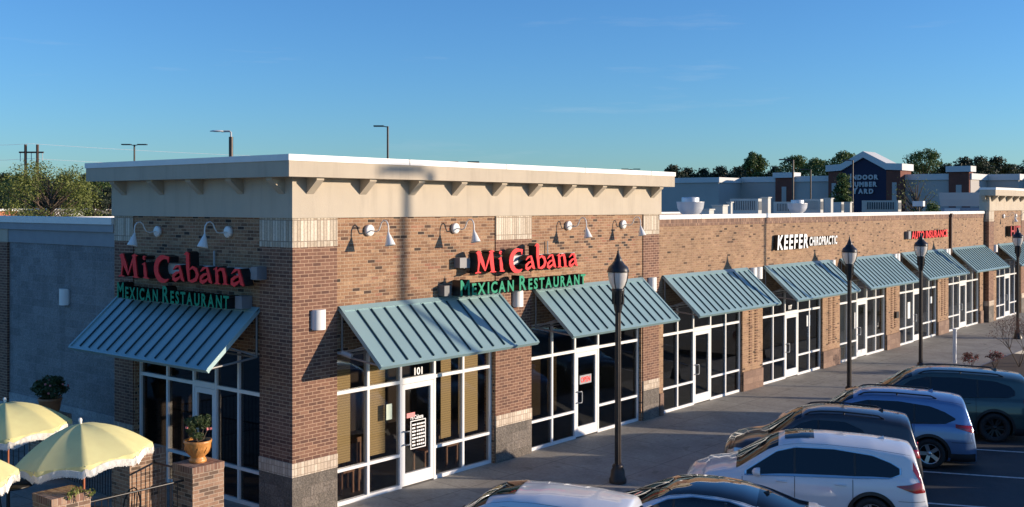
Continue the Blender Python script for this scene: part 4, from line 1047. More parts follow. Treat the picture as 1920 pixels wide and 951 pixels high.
def umbrella(label, loc, rad=1.09, top=2.09, drop=.52, tilt=7, rot=0):
    t = thing('patio_umbrella', loc, label, 'umbrella', 'yellow fringed patio umbrellas')
    ax = Vector((-fw.x, -fw.y, 0)).normalized()
    piv = Vector((0, 0, top-.45))
    MT = Matrix.Translation(piv) @ Matrix.Rotation(R(tilt), 4, ax) @ Matrix.Translation(-piv) @ Matrix.Rotation(rot, 4, 'Z')
    NP, SU, SR = 8, 14, 12
    m = MB(); vs = []; n_ = NP*SU
    def cp(a, f):
        ph = (a*NP/(2*math.pi)) % 1.0; mid = math.sin(math.pi*ph)
        rr_ = rad*f*(1-.02*mid*f)*math.cos(math.pi/NP)/math.cos((ph-.5)*2*math.pi/NP) * 1.03
        z = top-drop*(f**1.9)-.012*mid*math.sin(math.pi*min(1, f*.93))
        return rr_, z
    for i in range(SR+1):
        f = max(.012, i/SR)
        for j in range(n_):
            a = 2*math.pi*j/n_; r_, z = cp(a, f); vs.append(MT @ Vector((r_*math.cos(a), r_*math.sin(a), z)))
    fs = [(i*n_+j, i*n_+(j+1) % n_, (i+1)*n_+(j+1) % n_, (i+1)*n_+j) for i in range(SR) for j in range(n_)]
    m.add(vs, fs, sm=True)
    # valance, yellow, scalloped
    rg = random.Random(2)
    def ring(zoff, flare):
        o_ = []
        for j in range(n_):
            a = 2*math.pi*j/n_; r_, z = cp(a, 1.0); ph = (a*NP/(2*math.pi)) % 1.0
            sc = math.sin(math.pi*ph)**.8
            wob = .012*math.sin(a*23+zoff*9)
            o_.append(MT @ Vector(((r_+flare+wob)*math.cos(a), (r_+flare+wob)*math.sin(a), z+zoff[0]+zoff[1]*sc if isinstance(zoff, tuple) else z+zoff)))
        return o_
    cusp = lambda ph: .055*max(0, 1-ph/.07, 1-(1-ph)/.07)
    def rg_(z0, z1, fl):
        o_ = []
        for j in range(n_):
            a = 2*math.pi*j/n_; r_, z = cp(a, 1.0); ph = (a*NP/(2*math.pi)) % 1.0; sc = math.sin(math.pi*ph)
            w2 = .010*math.sin(a*31+2)
            o_.append(MT @ Vector(((r_+fl+w2)*math.cos(a), (r_+fl+w2)*math.sin(a), z+z0+z1*sc+(cusp(ph) if z0 < -.05 else 0))))
        return o_
    A_, B_ = rg_(0, 0, 0), rg_(-.12, .075, .012)
    m.add(A_+B_, [(j, (j+1) % n_, n_+(j+1) % n_, n_+j) for j in range(n_)], sm=True)
    o = m.build('canopy', m_yel, t)
    m = MB(); C_ = rg_(-.10, .075, .016); D_ = rg_(-.21, .10, .010)
    m.add(C_+D_, [(j, (j+1) % n_, n_+(j+1) % n_, n_+j) for j in range(n_)], sm=True)
    # individual fringe tassels
    k3 = 360
    for j in range(k3):
        a = 2*math.pi*j/k3; r_, z = cp(a, 1.0); ph = (a*NP/(2*math.pi)) % 1.0; sc = math.sin(math.pi*ph)
        l_ = rg.uniform(.112, .128); r2 = r_+.020
        p = Vector((r2*math.cos(a), r2*math.sin(a), z-.10+.085*sc+cusp(ph))); q = Vector((r2*math.cos(a), r2*math.sin(a), z-.10+.085*sc+cusp(ph)-l_)); tt = Vector((-math.sin(a), math.cos(a), 0))*.0065
        m.add([MT @ (p-tt), MT @ (p+tt), MT @ (q+tt), MT @ (q-tt)], [(0, 1, 2, 3)])
    m.build('fringe', m_fringe, o)
    m = MB()
    for k in range(NP):
        a = 2*math.pi*k/NP; pts = []
        for f in (.02, .3, .6, .85, 1.0):
            r_, z = cp(a, f); pts.append(MT @ Vector((r_*math.cos(a), r_*math.sin(a), z-.014)))
        m.tube(pts, .006, 5)
    m.build('rib', m_lgrey, t)
    m = MB(); m.tube([(0, 0, 0), (0, 0, top-.45)], .019, 10); m.tube([piv, MT @ Vector((0, 0, top+.01))], .016, 8); m.build('pole', m_polewood, t)
    m = MB(); m.lathe([(0, top+.10), (.025, top+.09), (.034, top+.06), (.025, top+.03), (.02, top+.0)], 14, M=MT); m.build('finial', m_fringe, t)
    m = MB(); m.lathe([(0, 0), (.24, 0), (.24, .05), (.05, .09), (.03, .3), (0, .3)], 18); m.build('base', m_black, t)
    return t
umbrella('nearest whole yellow umbrella with white fringe in front of the brick piers', (-3.52, 1.08, 0), rad=1.05, top=2.24, rot=.30)
umbrella('yellow umbrella with white fringe farther back at the left edge', (-3.44, 3.93, 0), rad=1.05, top=2.24, rot=.36)
umbrella('yellow umbrella of which only the fringed right rim shows at the left edge', (-5.92, .86, 0), rad=1.05, top=2.24, rot=.5)
def bistro_table(label, loc):
    t = thing('patio_table', loc, label, 'table', 'black iron patio tables')
    m = MB(); m.lathe([(0, .70), (.44, .70), (.46, .715), (.46, .735), (0, .74)], 28); m.build('table_top', m_black, t)
    m = MB(); m.tube([(0, 0, .05), (0, 0, .70)], .035, 8); m.build('pedestal', m_black, t)
    m = MB()
    for a in (0, 1.57, 3.14, 4.71): m.tube([(0, 0, .12), (.28*math.cos(a), .28*math.sin(a), .02)], .02, 6)
    m.build('foot', m_black, t)
    return t
def iron_chair(label, loc, rz):
    t = thing('patio_chair', loc, label, 'chair', 'black iron patio chairs', rz)
    m = MB(); m.lathe([(0, .44), (.21, .44), (.22, .455), (0, .46)], 20); m.build('seat', m_black, t)
    m = MB(); m.tube([(-.2, .16, .45), (-.2, .22, .7), (-.12, .25, .88), (0, .26, .93), (.12, .25, .88), (.2, .22, .7), (.2, .16, .45)], .013, 6)
    for dx in (-.1, -.03, .04, .11): m.tube([(dx, .19, .45), (dx, .25, .88)], .007, 5)
    m.build('backrest', m_black, t)
    for a in (.8, 2.35, 3.9, 5.5): m = MB(); m.tube([(.15*math.cos(a), .15*math.sin(a), .44), (.2*math.cos(a), .2*math.sin(a), 0)], .012, 6); m.build('leg', m_black, t)
    return t
bistro_table('black iron table under the nearest umbrella', (-3.52, 1.08, 0))
bistro_table('black iron table under the far left umbrella', (-3.44, 3.93, 0))
bistro_table('black iron table set with plates at the left edge', (-5.35, 2.35, 0))
for x, y, a, l_ in ((-2.75, 1.2, -1.4, 'iron chair between the nearest umbrella pole and the shaded pier'), (-4.2, 1.25, 1.6, 'iron chair left of the nearest umbrella pole'), (-3.5, 1.85, 0, 'iron chair behind the nearest umbrella'), (-4.72, 2.5, -1.5, 'iron chair right of the table with plates'), (-5.3, 3.1, 0, 'iron chair behind the table with plates'), (-3.4, 4.7, 0, 'iron chair behind the far left umbrella pole')):
    iron_chair(l_, (x, y, 0), a)
for x, y, l_ in ((-5.50, 2.25, 'white oval plate nearest the left edge on the patio table'), (-5.18, 2.42, 'white plate on the right side of the patio table')):
    t = thing('plate', (x, y, .742), l_, 'plate', 'white plates'); m = MB(); m.lathe([(0, .004), (.07, .006), (.13, .02), (.128, .026), (.07, .012), (0, .01)], 24); m.build('dish', m_gface2, t)
t = thing('table_napkin', (-3.25, .95, .742), 'small folded grey napkin on the nearest patio table', 'napkin'); m = MB(); m.box(-.09, .09, -.06, .06, 0, .012); m.box(-.085, .085, -.055, .05, .013, .02); m.build('cloth', m_lgrey, t)

# sign post, shrubs at right
t = thing('sign_post', (28.6, -3.25, 0), 'plain white square post on the sidewalk beyond the parked cars', 'post')
m = MB(); m.box(-.055, .055, -.055, .055, 0, 1.25); m.build('post', m_white, t); m = MB(); m.box(-.07, .07, -.07, .07, 1.25, 1.28); m.build('cap', m_white, t)
rngs = random.Random(77)
def shrub(label, loc, h, w_, leaves, mat, seed, tw=26, flowers=0):
    t = thing('bare_shrub', loc, label, 'shrub'); rng = random.Random(seed); m = MB(); lf = MB()
    def br(p, d, l_, r_, dep):
        q = p+d*l_; mid = p+d*l_*.5+Vector((rng.uniform(-.05, .05), rng.uniform(-.05, .05), 0))*l_
        m.tube([p, mid, q], [r_, r_*.8, r_*.55], 5)
        if dep > 0:
            for k in range(rng.choice((2, 3))):
                nd = (d+Vector((rng.uniform(-.7, .7), rng.uniform(-.7, .7), rng.uniform(-.1, .5)))).normalized(); br(q, nd, l_*rng.uniform(.6, .85), r_*.55, dep-1)
        if dep <= 1 and leaves: leaf_cloud(lf, q, (.09, .09, .09), leaves, .026, rng)
    for k in range(5):
        a = rng.uniform(0, 6.28); br(Vector((0, 0, 0)), Vector((math.cos(a)*w_, math.sin(a)*w_, 1)).normalized(), h*.38, .020, 3)
    m.build('branch', m_bark, t)
    if leaves: lf.build('foliage', mat, t)
    return t
shrub('bare branched shrub with reddish leaves at the right edge beyond the green car', (29.8, -5.2, -.1), 1.9, .55, 4, m_leafr, 3)
shrub('second bare branched shrub closest to the right edge of the picture', (31.2, -5.6, -.1), 1.9, .5, 6, m_leafr, 9)
shrub('low leafy shrub by the foot of the farthest lamp post', (39.6, -4.0, 0), .9, .8, 14, m_leafd, 4)
for i, (x, y) in enumerate(((26.6, -4.35), (27.75, -4.9))):
    bush('flowering_plant', ['clump of red and pink flowers above the roof of the green car', 'smaller red flower clump near the bare shrubs'][i], (x, y, 0), (.32, .32, .22), 600, .03, m_leafr, 12, m_flowerr, 60+i, sh=.30)
m = MB(); m.box(25.9, 33.5, -7.0, -4.06, -.27, -.08); o = tag(m.build('planting_bed', plain('mulch', (.07, .045, .03), .95, var=.3, vscale=20)), kind='structure')

# ------------------------------------------------------------------ cars
def smooth_prof(pts, xs, k=2):
    px = [p[0] for p in pts]; pz = [p[1] for p in pts]
    fine = np.linspace(px[0], px[-1], 600); z = np.interp(fine, px, pz)
    ker = np.hanning(2*k+3)[1:-1]; ker /= ker.sum()
    zp = np.pad(z, k, mode='edge'); z2 = np.convolve(zp, ker, 'valid')
    return np.interp(xs, fine, z2)
CARX = {}
def paint(name, col, metal=.0, rough=.32):
    m = plain(name, col, rough, metal, .03, 2, coat=1.0); return m
def make_car(s):
    """local frame: +x nose, +y left, z up; profile given with x from tail(-L/2) to nose(+L/2)"""
    t = thing('parked_car', (s['pos'][0], s['pos'][1], -.275), s['label'], 'car', 'cars parked along the sidewalk', R(s['head']))
    t.scale = (s.get('sx', 1), 1, 1)
    Ln, W_ = s['L'], s['W']; hl = Ln/2
    NX = 120
    u = np.linspace(-1, 1, NX); xs = np.sign(u)*(1-(1-np.abs(u))**1.6)*hl*0+hl*np.sin(u*math.pi/2)*.35+hl*u*.65
    top = smooth_prof(s['top'], xs, 10); belt = smooth_prof(s['belt'], xs, 10)
    def hw(x):       # plan half width
        a = abs(x)/hl; e0 = .72 if x > 0 else .80; q = max(0, (a-e0)/(1-e0)); k = s.get('nose_r', .30) if x > 0 else s.get('tail_r', .20)
        return W_/2*(1-k*q**2.4)
    tum = s.get('tumble', .30)
    lowg = [(0.0, .86), (.10, .955), (.35, .99), (.62, 1.0), (.85, .975), (1.0, .945)]
    lz = [a for a, _ in lowg]; lv = [b_ for _, b_ in lowg]
    z0b = .19
    def base(x, z, bz):
        if z <= bz: return hw(x)*float(np.interp((z-z0b)/(bz-z0b), lz, lv))
        return hw(x)*.945-tum*(z-bz)-.03*min(1, (z-bz)/.03)
    def topz(x): return float(np.interp(x, xs, top))
    def beltz(x): return float(np.interp(x, xs, belt))
    def rcap(zt, bz):
        return max(.05, min(s.get('rc', .17), (zt-z0b)*.5)) if zt < bz+.12 else max(.06, min(s.get('rc', .17), (zt-bz)*.75))
    NC = 2.3
    def sideY(x, z):
        zt, bz = topz(x), min(beltz(x), topz(x)-.02); r_ = rcap(zt, bz); b_ = base(x, z, bz)
        if z > zt-r_: b_ *= max(0, 1-((z-(zt-r_))/r_)**NC)**(1/NC)
        return b_
    def topZ(x, y):
        zt, bz = topz(x), min(beltz(x), topz(x)-.02); r_ = rcap(zt, bz)
        q = min(1, abs(y)/max(.05, base(x, zt-r_*.4, bz)))
        return zt-r_+r_*max(0, 1-q**NC)**(1/NC)
    def section(x):
        zt, bz = topz(x), min(beltz(x), topz(x)-.02); r_ = rcap(zt, bz); ps = []
        zs = list(np.linspace(z0b, zt-r_, 36))
        for z in zs: ps.append((base(x, z, bz), z))
        for k in range(1, 13):
            th = math.pi/2*k/12; z = zt-r_+r_*math.sin(th)**(2/NC); ps.append((max(0, base(x, z, bz)*max(0, math.cos(th))**(2/NC)), z))
        ps[-1] = (0, zt)
        return ps
    vs = []; ns = None
    for x in xs:
        ps = section(x); ring = [(x, -y, z) for y, z in ps]+[(x, y, z) for y, z in reversed(ps[:-1])]
        ns = len(ring); vs += ring
    m = MB(); fs = []
    for i in range(NX-1):
        for j in range(ns-1): fs.append((i*ns+j, (i+1)*ns+j, (i+1)*ns+j+1, i*ns+j+1))
        fs.append((i*ns+ns-1, (i+1)*ns+ns-1, (i+1)*ns, i*ns))
    fs.append(tuple(range(ns))); fs.append(tuple(range((NX-1)*ns, NX*ns))[::-1])
    m.add(vs, fs, 0, True)
    body = m.build('body', [s['paint'], m_trim], t); recalc(body)
    for p in body.data.polygons:
        if len(p.vertices) > 4: p.use_smooth = False
    # wheel arches
    RW = s['wr']; ax = (s['fa'], s['ra'])
    cutm = MB()
    for x in ax:
        for sg in (-1, 1):
            k = 32; ra = RW+.055
            vs = [(x+ra*math.cos(2*math.pi*j/k), yy*sg, RW+ra*math.sin(2*math.pi*j/k)) for yy in (W_/2-.30, W_/2+.3) for j in range(k)]
            cutm.add(vs, [(j, (j+1) % k, k+(j+1) % k, k+j) for j in range(k)]+[tuple(range(k))[::-1], tuple(range(k, 2*k))], 1)
    cut = cutm.build('cut', [s['paint'], m_trim], t); recalc(cut)
    md = body.modifiers.new('b', 'BOOLEAN'); md.object = cut; md.operation = 'DIFFERENCE'; md.solver = 'EXACT'
    try: md.material_mode = 'TRANSFER'
    except Exception: pass
    bpy.context.view_layer.update()
    me = bpy.data.meshes.new_from_object(body.evaluated_get(bpy.context.evaluated_depsgraph_get()))
    #print('bool', len(body.data.vertices), len(me.vertices), len(body.data.polygons), len(me.polygons))
    body.modifiers.clear(); old = body.data; body.data = me; me.name = 'body'
    bpy.data.objects.remove(cut)
    # patches
    def side_patch(name, mat, xa, xb, lo, hi, off=.006, nx=26, nz=8, both=True, par=None, sgn=None):
        for sg in ((1, -1) if both else (sgn or 1,)):
            m = MB(); v = []
            for i in range(nx+1):
                x = xa+(xb-xa)*i/nx; l_, h_ = lo(x), hi(x)
                for j in range(nz+1):
                    z = l_+(h_-l_)*j/nz; v.append((x, sg*(sideY(x, z)+off), z))
            q = nz+1
            m.add(v, [(i*q+j, (i+1)*q+j, (i+1)*q+j+1, i*q+j+1) for i in range(nx) for j in range(nz)], 0, True)
            o = m.build(name, mat, par or body); 
            recalc(o)
    def top_patch(name, mat, xa, xb, fy, off=.006, nx=24, ny=20, par=None, taper=None):
        m = MB(); v = []
        for i in range(nx+1):
            x = xa+(xb-xa)*i/nx; zt = topz(x); bz = min(beltz(x), zt-.02); b_ = base(x, zt-rcap(zt, bz)*.4, bz)*(fy(x) if callable(fy) else fy)
            # normal of profile
            dz = (topz(x+.02)-topz(x-.02))/.04; nl = math.hypot(1, dz)
            for j in range(ny+1):
                y = -b_+2*b_*j/ny; v.append((x-dz/nl*off, y, topZ(x, y)+off/nl))
        q = ny+1
        m.add(v, [(i*q+j, (i+1)*q+j, (i+1)*q+j+1, i*q+j+1) for i in range(nx) for j in range(ny)], 0, True)
        o = m.build(name, mat, par or t); recalc(o); return o
    lf = lambda pts: (lambda x: float(np.interp(x, [p[0] for p in pts], [p[1] for p in pts])))
    # side windows: surround then panes
    glo, ghi = lf(s['win_lo']), lf(s['win_hi'])
    if s.get('surround'): side_patch('window_surround', s['surround'], s['win'][0]-.03, s['win'][-1]+.04, lambda x: glo(x)-.022, lambda x: ghi(x)+.022, .011, 50, par=t)
    for a, b_ in zip(s['win'][:-1], s['win'][1:]):
        side_patch('side_window', m_carglass, a+.022, b_-.022, glo, ghi, .016, par=t)
    side_patch('window_pillar', m_trim, s['win'][0], s['win'][-1], lambda x: glo(x)-.008, lambda x: ghi(x)+.008, .0135, 50, par=t)
    for z_, h_ in s.get('chrome_strip', []):
        side_patch('belt_moulding', m_chrome, s['win'][0], s['win'][-1], lambda x: glo(x)-.018, lambda x: glo(x)-.004, .018, 40, 2, par=t)
    a, b_ = s['ws']; top_patch('windscreen', m_carglass, a, b_, .93, .006, 30)
    a, b_ = s['rw']; top_patch('rear_window', m_carglass, a, b_, .90, .008, 30)
    if s.get('roofpanel'): a, b_ = s['roofpanel']; top_patch('glass_roof', m_roofblk, a, b_, .93, .006, 30)
    if s.get('sunroof'): a, b_ = s['sunroof']; top_patch('sunroof', m_carglass, a, b_, .66, .009, 10)
    for a, b_ in s.get('lines', []): pass
    # panel gaps
    for x in s['gaps']:
        side_patch('door_gap', m_trim, x-.006, x+.006, lambda q: .36, lambda q: glo(x)-.02, .0025, 2, 20, par=body)
    side_patch('door_gap', m_trim, s['gaps'][0], s['gaps'][-1], lambda q: .345, lambda q: .353, .0025, 30, 2, par=body)
    # hood line
    # sill cladding
    if s.get('clad'):
        side_patch('sill_cladding', m_trim, s['ra']+RW+.06, s['fa']-RW-.06, lambda q: z0b+.005, lambda q: .36, .012, 20, 4, par=t)
        for xw in ax:
            for sg in (1, -1):
                m = MB(); v = []; k = 28
                for i in range(k+1):
                    th = R(-8+196*i/k)
                    for rr_ in (RW+.050, RW+.115):
                        x = xw+rr_*math.cos(th); z = RW+rr_*math.sin(th); z = max(z, z0b+.01); v.append((x, sg*(sideY(x, min(z, topz(x)-.05))+.014), z))
                m.add(v, [(2*i, 2*i+2, 2*i+3, 2*i+1) for i in range(k)], 0, True); o = m.build('arch_cladding', m_trim, t); recalc(o)
    a = -hl+.03; side_patch('panel_gap', m_trim, a, s['ra']-RW-.12, lambda q: .66, lambda q: .668, .003, 12, 2, par=body)
    if s.get('clad'): side_patch('bumper_cladding', m_trim, -hl+.02, s['ra']-RW-.10, lambda q: z0b+.01, lambda q: .40, .010, 10, 4, par=t); side_patch('bumper_cladding', m_trim, s['fa']+RW+.10, hl-.04, lambda q: z0b+.01, lambda q: .36, .010, 10, 4, par=t)
    for sg in (1, -1):
        m = MB(); pts = []
        for i in range(25):
            x = -hl+.32+(s['ws'][0]-(-hl+.32))*i/24; bb_ = base(x, topz(x)-.06, beltz(x)); y = bb_*.95; pts.append((x, sg*y, topZ(x, y)+.001))
        m.tube(pts, .007, 4); m.build('roof_gutter', m_trim, body)
    # cowl and wipers
    x = s['ws'][1]; m = MB()
    for y0_ in (-.55, .05):
        pts = [(x+.03-.02*k, y0_+.13*k, topZ(x+.03-.02*k, y0_+.13*k)+.016) for k in range(5)]; m = MB(); m.tube(pts, .008, 4); m.build('wiper', m_trim, t)
    # lower rear bumper
    # tail lights and head lights
    for a, b_, lo, hi in s['tail']: side_patch('tail_light', m_tail, a, b_, lf(lo), lf(hi), .012, 14, 6, par=t)
    for a, b_, lo, hi in s['headl']: side_patch('headlight', m_headl, a, b_, lf(lo), lf(hi), .010, 14, 6, par=t)
    # door handles
    for x in s['handles']:
        for sg in (1, -1):
            z = s['hz']; y = sg*(sideY(x, z)+.022); m = MB()
            m.tube([(x-.10, y-sg*.02, z), (x-.08, y, z), (x+.08, y, z+.004), (x+.10, y-sg*.02, z+.004)], .014, 6); m.build('door_handle', s.get('handlem', s['paint']), t)
    # mirrors
    for sg in (1, -1):
        x, z = s['mirror']; y = sg*(sideY(x, z)+.13); m = MB()
        Mm = Matrix.Translation((x, y, z)) @ Matrix.Diagonal((.115, .125, .085, 1)) @ Matrix.Rotation(R(90), 4, 'Y')
        m.lathe([(0, 1), (.4, .93), (.75, .66), (.95, .25), (1.0, -.1), (.97, -.28), (.90, -.34)], 20, M=Mm)
        m.lathe([(.90, -.34), (0, -.30)], 20, M=Mm, mi=1)
        o = m.build('side_mirror', [s.get('mirrorm', s['paint']), m_trim], t)
        m = MB(); m.tube([(x+.02, y, z-.05), (x+.02, y-sg*.15, z-.08)], .022, 6); m.build('mirror_arm', m_trim, o)
    # roof rails
    if s.get('rails'):
        a, b_ = s['rails']
        for sg in (1, -1):
            m = MB(); pts = []
            for i in range(15):
                x = a+(b_-a)*i/14; y = base(x, topz(x)-.06, beltz(x))*.86; zz = topZ(x, y); li = .045 if 0 < i < 14 else 0
                pts.append((x, sg*y, zz+li))
            m.tube(pts, .018, 6)
            for i in (0, 7, 14):
                p = pts[i]; m.tube([(p[0], p[1], p[2]-.05), p], .02, 6)
            m.build('roof_rail', s.get('railm', m_trim), t)
    # shark fin
    if s.get('fin') is not None:
        x = s['fin']; z = topz(x); m = MB()
        m.add([(x+.09, 0, z-.005), (x-.07, -.028, z-.01), (x-.07, .028, z-.01), (x-.06, 0, z+.06)], [(0, 2, 1), (0, 1, 3), (1, 2, 3), (2, 0, 3)]); m.build('antenna_fin', s.get('finm', s['paint']), t)
    # spoiler
    if s.get('spoiler'):
        x0, x1, z1 = s['spoiler']; yw = base(x0, topz(x0)-.1, beltz(x0))*.93; m = MB(); v = []
        k = 14
        for i in range(k+1):
            y = -yw+2*yw*i/k; c_ = 1-.25*(abs(y)/yw)**3
            za = topZ(x0, y*.9)+.004; v += [(x0, y, za), (x1+.12*(1-c_), y, z1-.06*(abs(y)/yw)**2), (x1+.12*(1-c_)+.01, y, z1-.035-.06*(abs(y)/yw)**2), (x0-.02, y, za-.05)]
        m.add(v, [(4*i+j, 4*i+(j+1) % 4, 4*i+4+(j+1) % 4, 4*i+4+j) for i in range(k) for j in range(4)]+[(0, 1, 2, 3), (4*k+3, 4*k+2, 4*k+1, 4*k)], 0)
        o = m.build('spoiler', s['paint'], t); recalc(o)
    # wheels
    for x in ax:
        for sg in (1, -1):
            Mw = Matrix.Translation((x, sg*(W_/2-.125), RW)) @ Matrix.Rotation(R(-90*sg), 4, 'X')
            wt = .11
            m = MB(); r1 = RW*.66
            m.lathe([(r1, -wt), (RW*.9, -wt), (RW*.98, -wt*.75), (RW, -wt*.4), (RW, wt*.4), (RW*.98, wt*.75), (RW*.92, wt), (r1, wt*.98), (r1, -wt)], 40, M=Mw)
            wh = m.build('wheel', m_rubber, t)
            m = MB(); m.lathe([(r1, wt*.95), (r1*.96, wt*.98), (r1*.93, wt*.6), (r1*.9, -.02), (0, -.02)], 36, M=Mw, mi=1)
            k = s.get('spokes', 5); dbl = s.get('dbl', .12)
            for i in range(k):
                for dd in (-dbl, dbl):
                    a = 2*math.pi*i/k
                    p0 = Vector((.045*math.cos(a+dd*2), .045*math.sin(a+dd*2), wt*.62)); p1 = Vector((r1*.95*math.cos(a+dd*s.get('fl', 1.4)), r1*.95*math.sin(a+dd*s.get('fl', 1.4)), wt*.80))
                    d = (p1-p0).normalized(); sd = Vector((-d.y, d.x, 0))*s.get('sw', .018)
                    v = [p0-sd, p0+sd, p1+sd*1.3, p1-sd*1.3]; lo_ = [q-Vector((0, 0, .03)) for q in v]
                    m.add([Mw @ q for q in v+lo_], [(0, 1, 2, 3), (0, 4, 5, 1), (1, 5, 6, 2), (2, 6, 7, 3), (3, 7, 4, 0)], 0)
            m.lathe([(0, wt*.72), (.05, wt*.70), (.06, wt*.5), (.06, 0)], 16, M=Mw)
            m.lathe([(r1*.985, wt*1.0), (r1*.93, wt*.98), (r1*.92, wt*.7)], 36, M=Mw)
            o = m.build('rim', [s.get('rimm', m_rim), m_rimdark], wh); recalc(o)
    m = MB(); m.box(-hl*.8, hl*.8, -W_*.36, W_*.36, .16, .24); m.build('underbody', m_trim, t)
    if s.get('grille'):
        pass
    return t
m_tail = plain('tail_light_red', (.30, .008, .010), .15, var=.1, coat=1)
m_headl = plain('headlight_lens', (.45, .46, .48), .08, metal=.5, coat=1)
m_roofblk = plain('glass_roof_black', (.006, .006, .007), .04, coat=1, var=0)
def suv(**k):
    d = dict(L=4.6, W=1.86, wr=.35, fa=1.38, ra=-1.28, rc=.17,
        top=[(-2.3, .50), (-2.28, .86), (-2.23, 1.0), (-2.15, 1.26), (-2.10, 1.46), (-2.085, 1.545), (-1.9, 1.585), (-1.3, 1.65), (-.5, 1.69), (0, 1.685), (.35, 1.64), (.62, 1.53), (1.20, 1.16), (1.38, 1.08), (1.8, 1.0), (2.10, .90), (2.24, .76), (2.30, .50)],
        belt=[(-2.3, 1.0), (-1.6, 1.04), (0, .99), (1.2, .95), (2.3, .80)],
        win=[-1.78, -.98, .12, 1.02], win_lo=[(-1.85, 1.18), (-1.62, 1.08), (-1, 1.05), (1.06, .99)],
        win_hi=[(-1.85, 1.20), (-1.62, 1.33), (-1.3, 1.44), (-.6, 1.515), (.1, 1.51), (.45, 1.42), (1.06, 1.02)],
        ws=(.42, 1.22), rw=(-2.225, -2.11), gaps=[-.94, .12, 1.10], handles=[-.72, .36], hz=.90, mirror=(.80, 1.06),
        tail=[(-2.27, -1.72, [(-2.27, .83), (-2.05, .82), (-1.72, .93)], [(-2.27, .97), (-2.1, 1.02), (-1.98, .98), (-1.72, .945)]), (-2.17, -2.02, [(-2.17, .98), (-2.02, 1.22)], [(-2.17, 1.05), (-2.12, 1.19), (-2.02, 1.38)])],
        headl=[(1.80, 2.20, [(1.8, .80), (2.2, .66)], [(1.8, .84), (2.0, .84), (2.2, .76)])],
        clad=True, surround=None, fin=-1.5)
    d.update(k); return d
white_p = paint('white_paint', (.72, .73, .75), 0, .3)
make_car(suv(pos=(7.25, -6.75), head=115, paint=white_p, label='white compact sport utility car with a small square sunroof, second white car from the right', sunroof=(-.25, .30), surround=m_chrome, chrome_strip=[(0, 0)]))
grey_p = paint('dark_grey_paint', (.040, .042, .048), .35, .3)
DK = make_car(suv(pos=(10.02, -5.95), sx=.89, head=113, L=4.75, paint=grey_p, label='dark charcoal sport utility car between the white and silver blue cars', rails=(-1.5, .35), win=[-1.10, .02, 1.02],
    win_lo=[(-1.15, 1.12), (-1.0, 1.07), (1.06, 1.02)], win_hi=[(-1.15, 1.14), (-1.0, 1.36), (-.6, 1.50), (.1, 1.51), (.45, 1.42), (1.06, 1.04)],
    tail=[(-2.32, -1.95, [(-2.32, .84), (-1.95, .90)], [(-2.32, 1.02), (-1.95, 1.02)])], fin=-1.45, finm=m_trim, rimm=m_rimdark,
    top=[(-2.375, .50), (-2.35, .90), (-2.29, 1.02), (-2.20, 1.28), (-2.13, 1.50), (-2.11, 1.575), (-1.9, 1.62), (-1.3, 1.68), (-.5, 1.72), (0, 1.71), (.35, 1.66), (.62, 1.55), (1.20, 1.18), (1.38, 1.10), (1.8, 1.03), (2.15, .93), (2.30, .80), (2.375, .50)]))
silver_p = paint('silver_blue_paint', (.17, .27, .46), .5, .30)
make_car(suv(pos=(13.1, -5.95), head=112, L=4.63, paint=silver_p, label='silver blue wagon like sport utility car with roof rails and bright alloy wheels', rails=(-1.45, .30), win=[-1.85, -.95, .05, 1.02],
    spokes=5, dbl=.20, fl=.35, sw=.022, wr=.36,
    tail=[(-2.28, -1.85, [(-2.28, .88), (-1.85, 1.0)], [(-2.28, 1.04), (-1.85, 1.08)])], fin=-1.35,
    top=[(-2.315, .50), (-2.29, .90), (-2.25, 1.05), (-2.17, 1.32), (-2.11, 1.51), (-2.09, 1.59), (-1.85, 1.64), (-1.3, 1.69), (-.5, 1.72), (0, 1.71), (.30, 1.67), (.58, 1.55), (1.15, 1.17), (1.35, 1.09), (1.8, 1.01), (2.12, .91), (2.25, .78), (2.315, .50)]))
green_p = paint('green_paint', (.05, .085, .08), .35, .32)
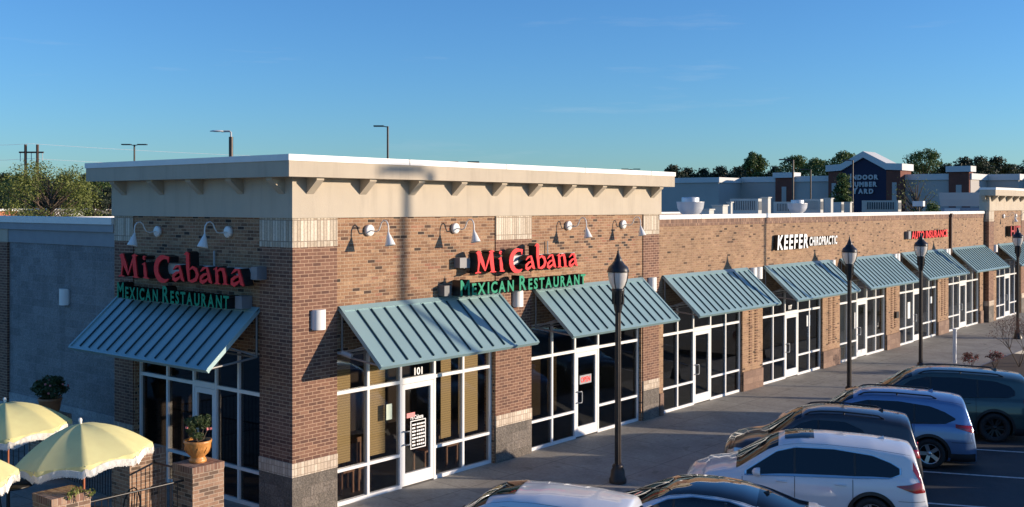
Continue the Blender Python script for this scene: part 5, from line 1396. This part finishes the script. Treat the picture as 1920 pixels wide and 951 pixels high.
make_car(suv(pos=(17.0, -6.15), head=113, L=4.98, W=1.98, wr=.385, fa=1.50, ra=-1.45, paint=green_p, label='large dark green sport utility car farthest right beside the shrubs', rails=(-1.7, .40), rimm=m_rimdark, spokes=6,
    top=[(-2.49, .52), (-2.46, .95), (-2.42, 1.12), (-2.34, 1.42), (-2.28, 1.60), (-2.26, 1.68), (-2.0, 1.72), (-1.4, 1.77), (-.5, 1.80), (.05, 1.79), (.45, 1.73), (.75, 1.60), (1.25, 1.26), (1.42, 1.18), (1.9, 1.10), (2.25, 1.0), (2.42, .86), (2.49, .52)],
    belt=[(-2.49, 1.10), (0, 1.08), (1.2, 1.03), (2.49, .9)], win=[-1.95, -1.05, .10, 1.10], win_lo=[(-2.0, 1.26), (-1.8, 1.18), (-1, 1.15), (1.14, 1.09)],
    win_hi=[(-2.0, 1.28), (-1.85, 1.45), (-1.5, 1.56), (-.6, 1.62), (.2, 1.61), (.6, 1.50), (1.14, 1.11)], ws=(.55, 1.32), rw=(-2.40, -2.29), gaps=[-1.0, .12, 1.18], handles=[-.76, .38], hz=1.0, mirror=(.86, 1.16),
    tail=[(-2.44, -2.15, [(-2.44, .92), (-2.15, 1.0)], [(-2.44, 1.16), (-2.15, 1.14)])], headl=[(1.95, 2.38, [(1.95, .84), (2.38, .72)], [(1.95, .92), (2.38, .86)])], fin=-1.55))
make_car(suv(pos=(3.5, -6.55), head=113, L=4.9, W=1.86, wr=.345, fa=1.45, ra=-1.42, paint=white_p, label='white sedan with a glossy black glass roof, half cut off by the bottom edge', roofpanel=(-1.05, .58), fin=-1.15, finm=m_trim, clad=False, rc=.16,
    top=[(-2.45, .50), (-2.42, .85), (-2.35, .98), (-2.0, 1.04), (-1.75, 1.08), (-1.2, 1.28), (-.8, 1.385), (-.4, 1.435), (.05, 1.445), (.4, 1.40), (.75, 1.27), (1.35, .99), (1.5, .94), (1.95, .85), (2.25, .75), (2.38, .64), (2.45, .45)],
    belt=[(-2.45, .92), (0, .92), (1.2, .86), (2.45, .70)], win=[-1.35, -.55, .30, 1.1], win_lo=[(-1.45, 1.02), (0, .95), (1.15, .90)],
    win_hi=[(-1.45, 1.03), (-1.1, 1.16), (-.6, 1.29), (0, 1.32), (.4, 1.26), (1.15, .92)], ws=(.575, 1.36), rw=(-1.85, -1.045), gaps=[-.55, .32, 1.2], handles=[-.35, .5], hz=.80, mirror=(.80, .95), surround=m_chrome,
    tail=[(-2.4, -2.0, [(-2.4, .74), (-2.0, .8)], [(-2.4, .90), (-2.0, .88)])], headl=[(1.95, 2.35, [(1.95, .66), (2.35, .56)], [(1.95, .74), (2.35, .64)])]))
VAN = make_car(suv(pos=(.55, -5.0), sx=.89, head=113, paint=white_p, label='white hatchback car with a wide rectangular sunroof, cut off by the bottom edge', sunroof=(-.05, .50), fin=None))
for i, (x, y) in enumerate(((12.6, -15.3), (15.2, -15.4), (17.8, -15.3), (20.4, -15.5), (23.0, -15.3), (25.6, -15.4), (28.2, -15.5), (30.8, -15.3))):  # out-of-frame car copies added so their shadows darken the lot
    c_ = dup((DK, VAN)[i % 2], (x, y, -.275), R(-67), 'unseen parked car added across the aisle to shade the lot'); c_['group'] = 'unseen cars added to shade the lot'
SC.render.engine = 'CYCLES'
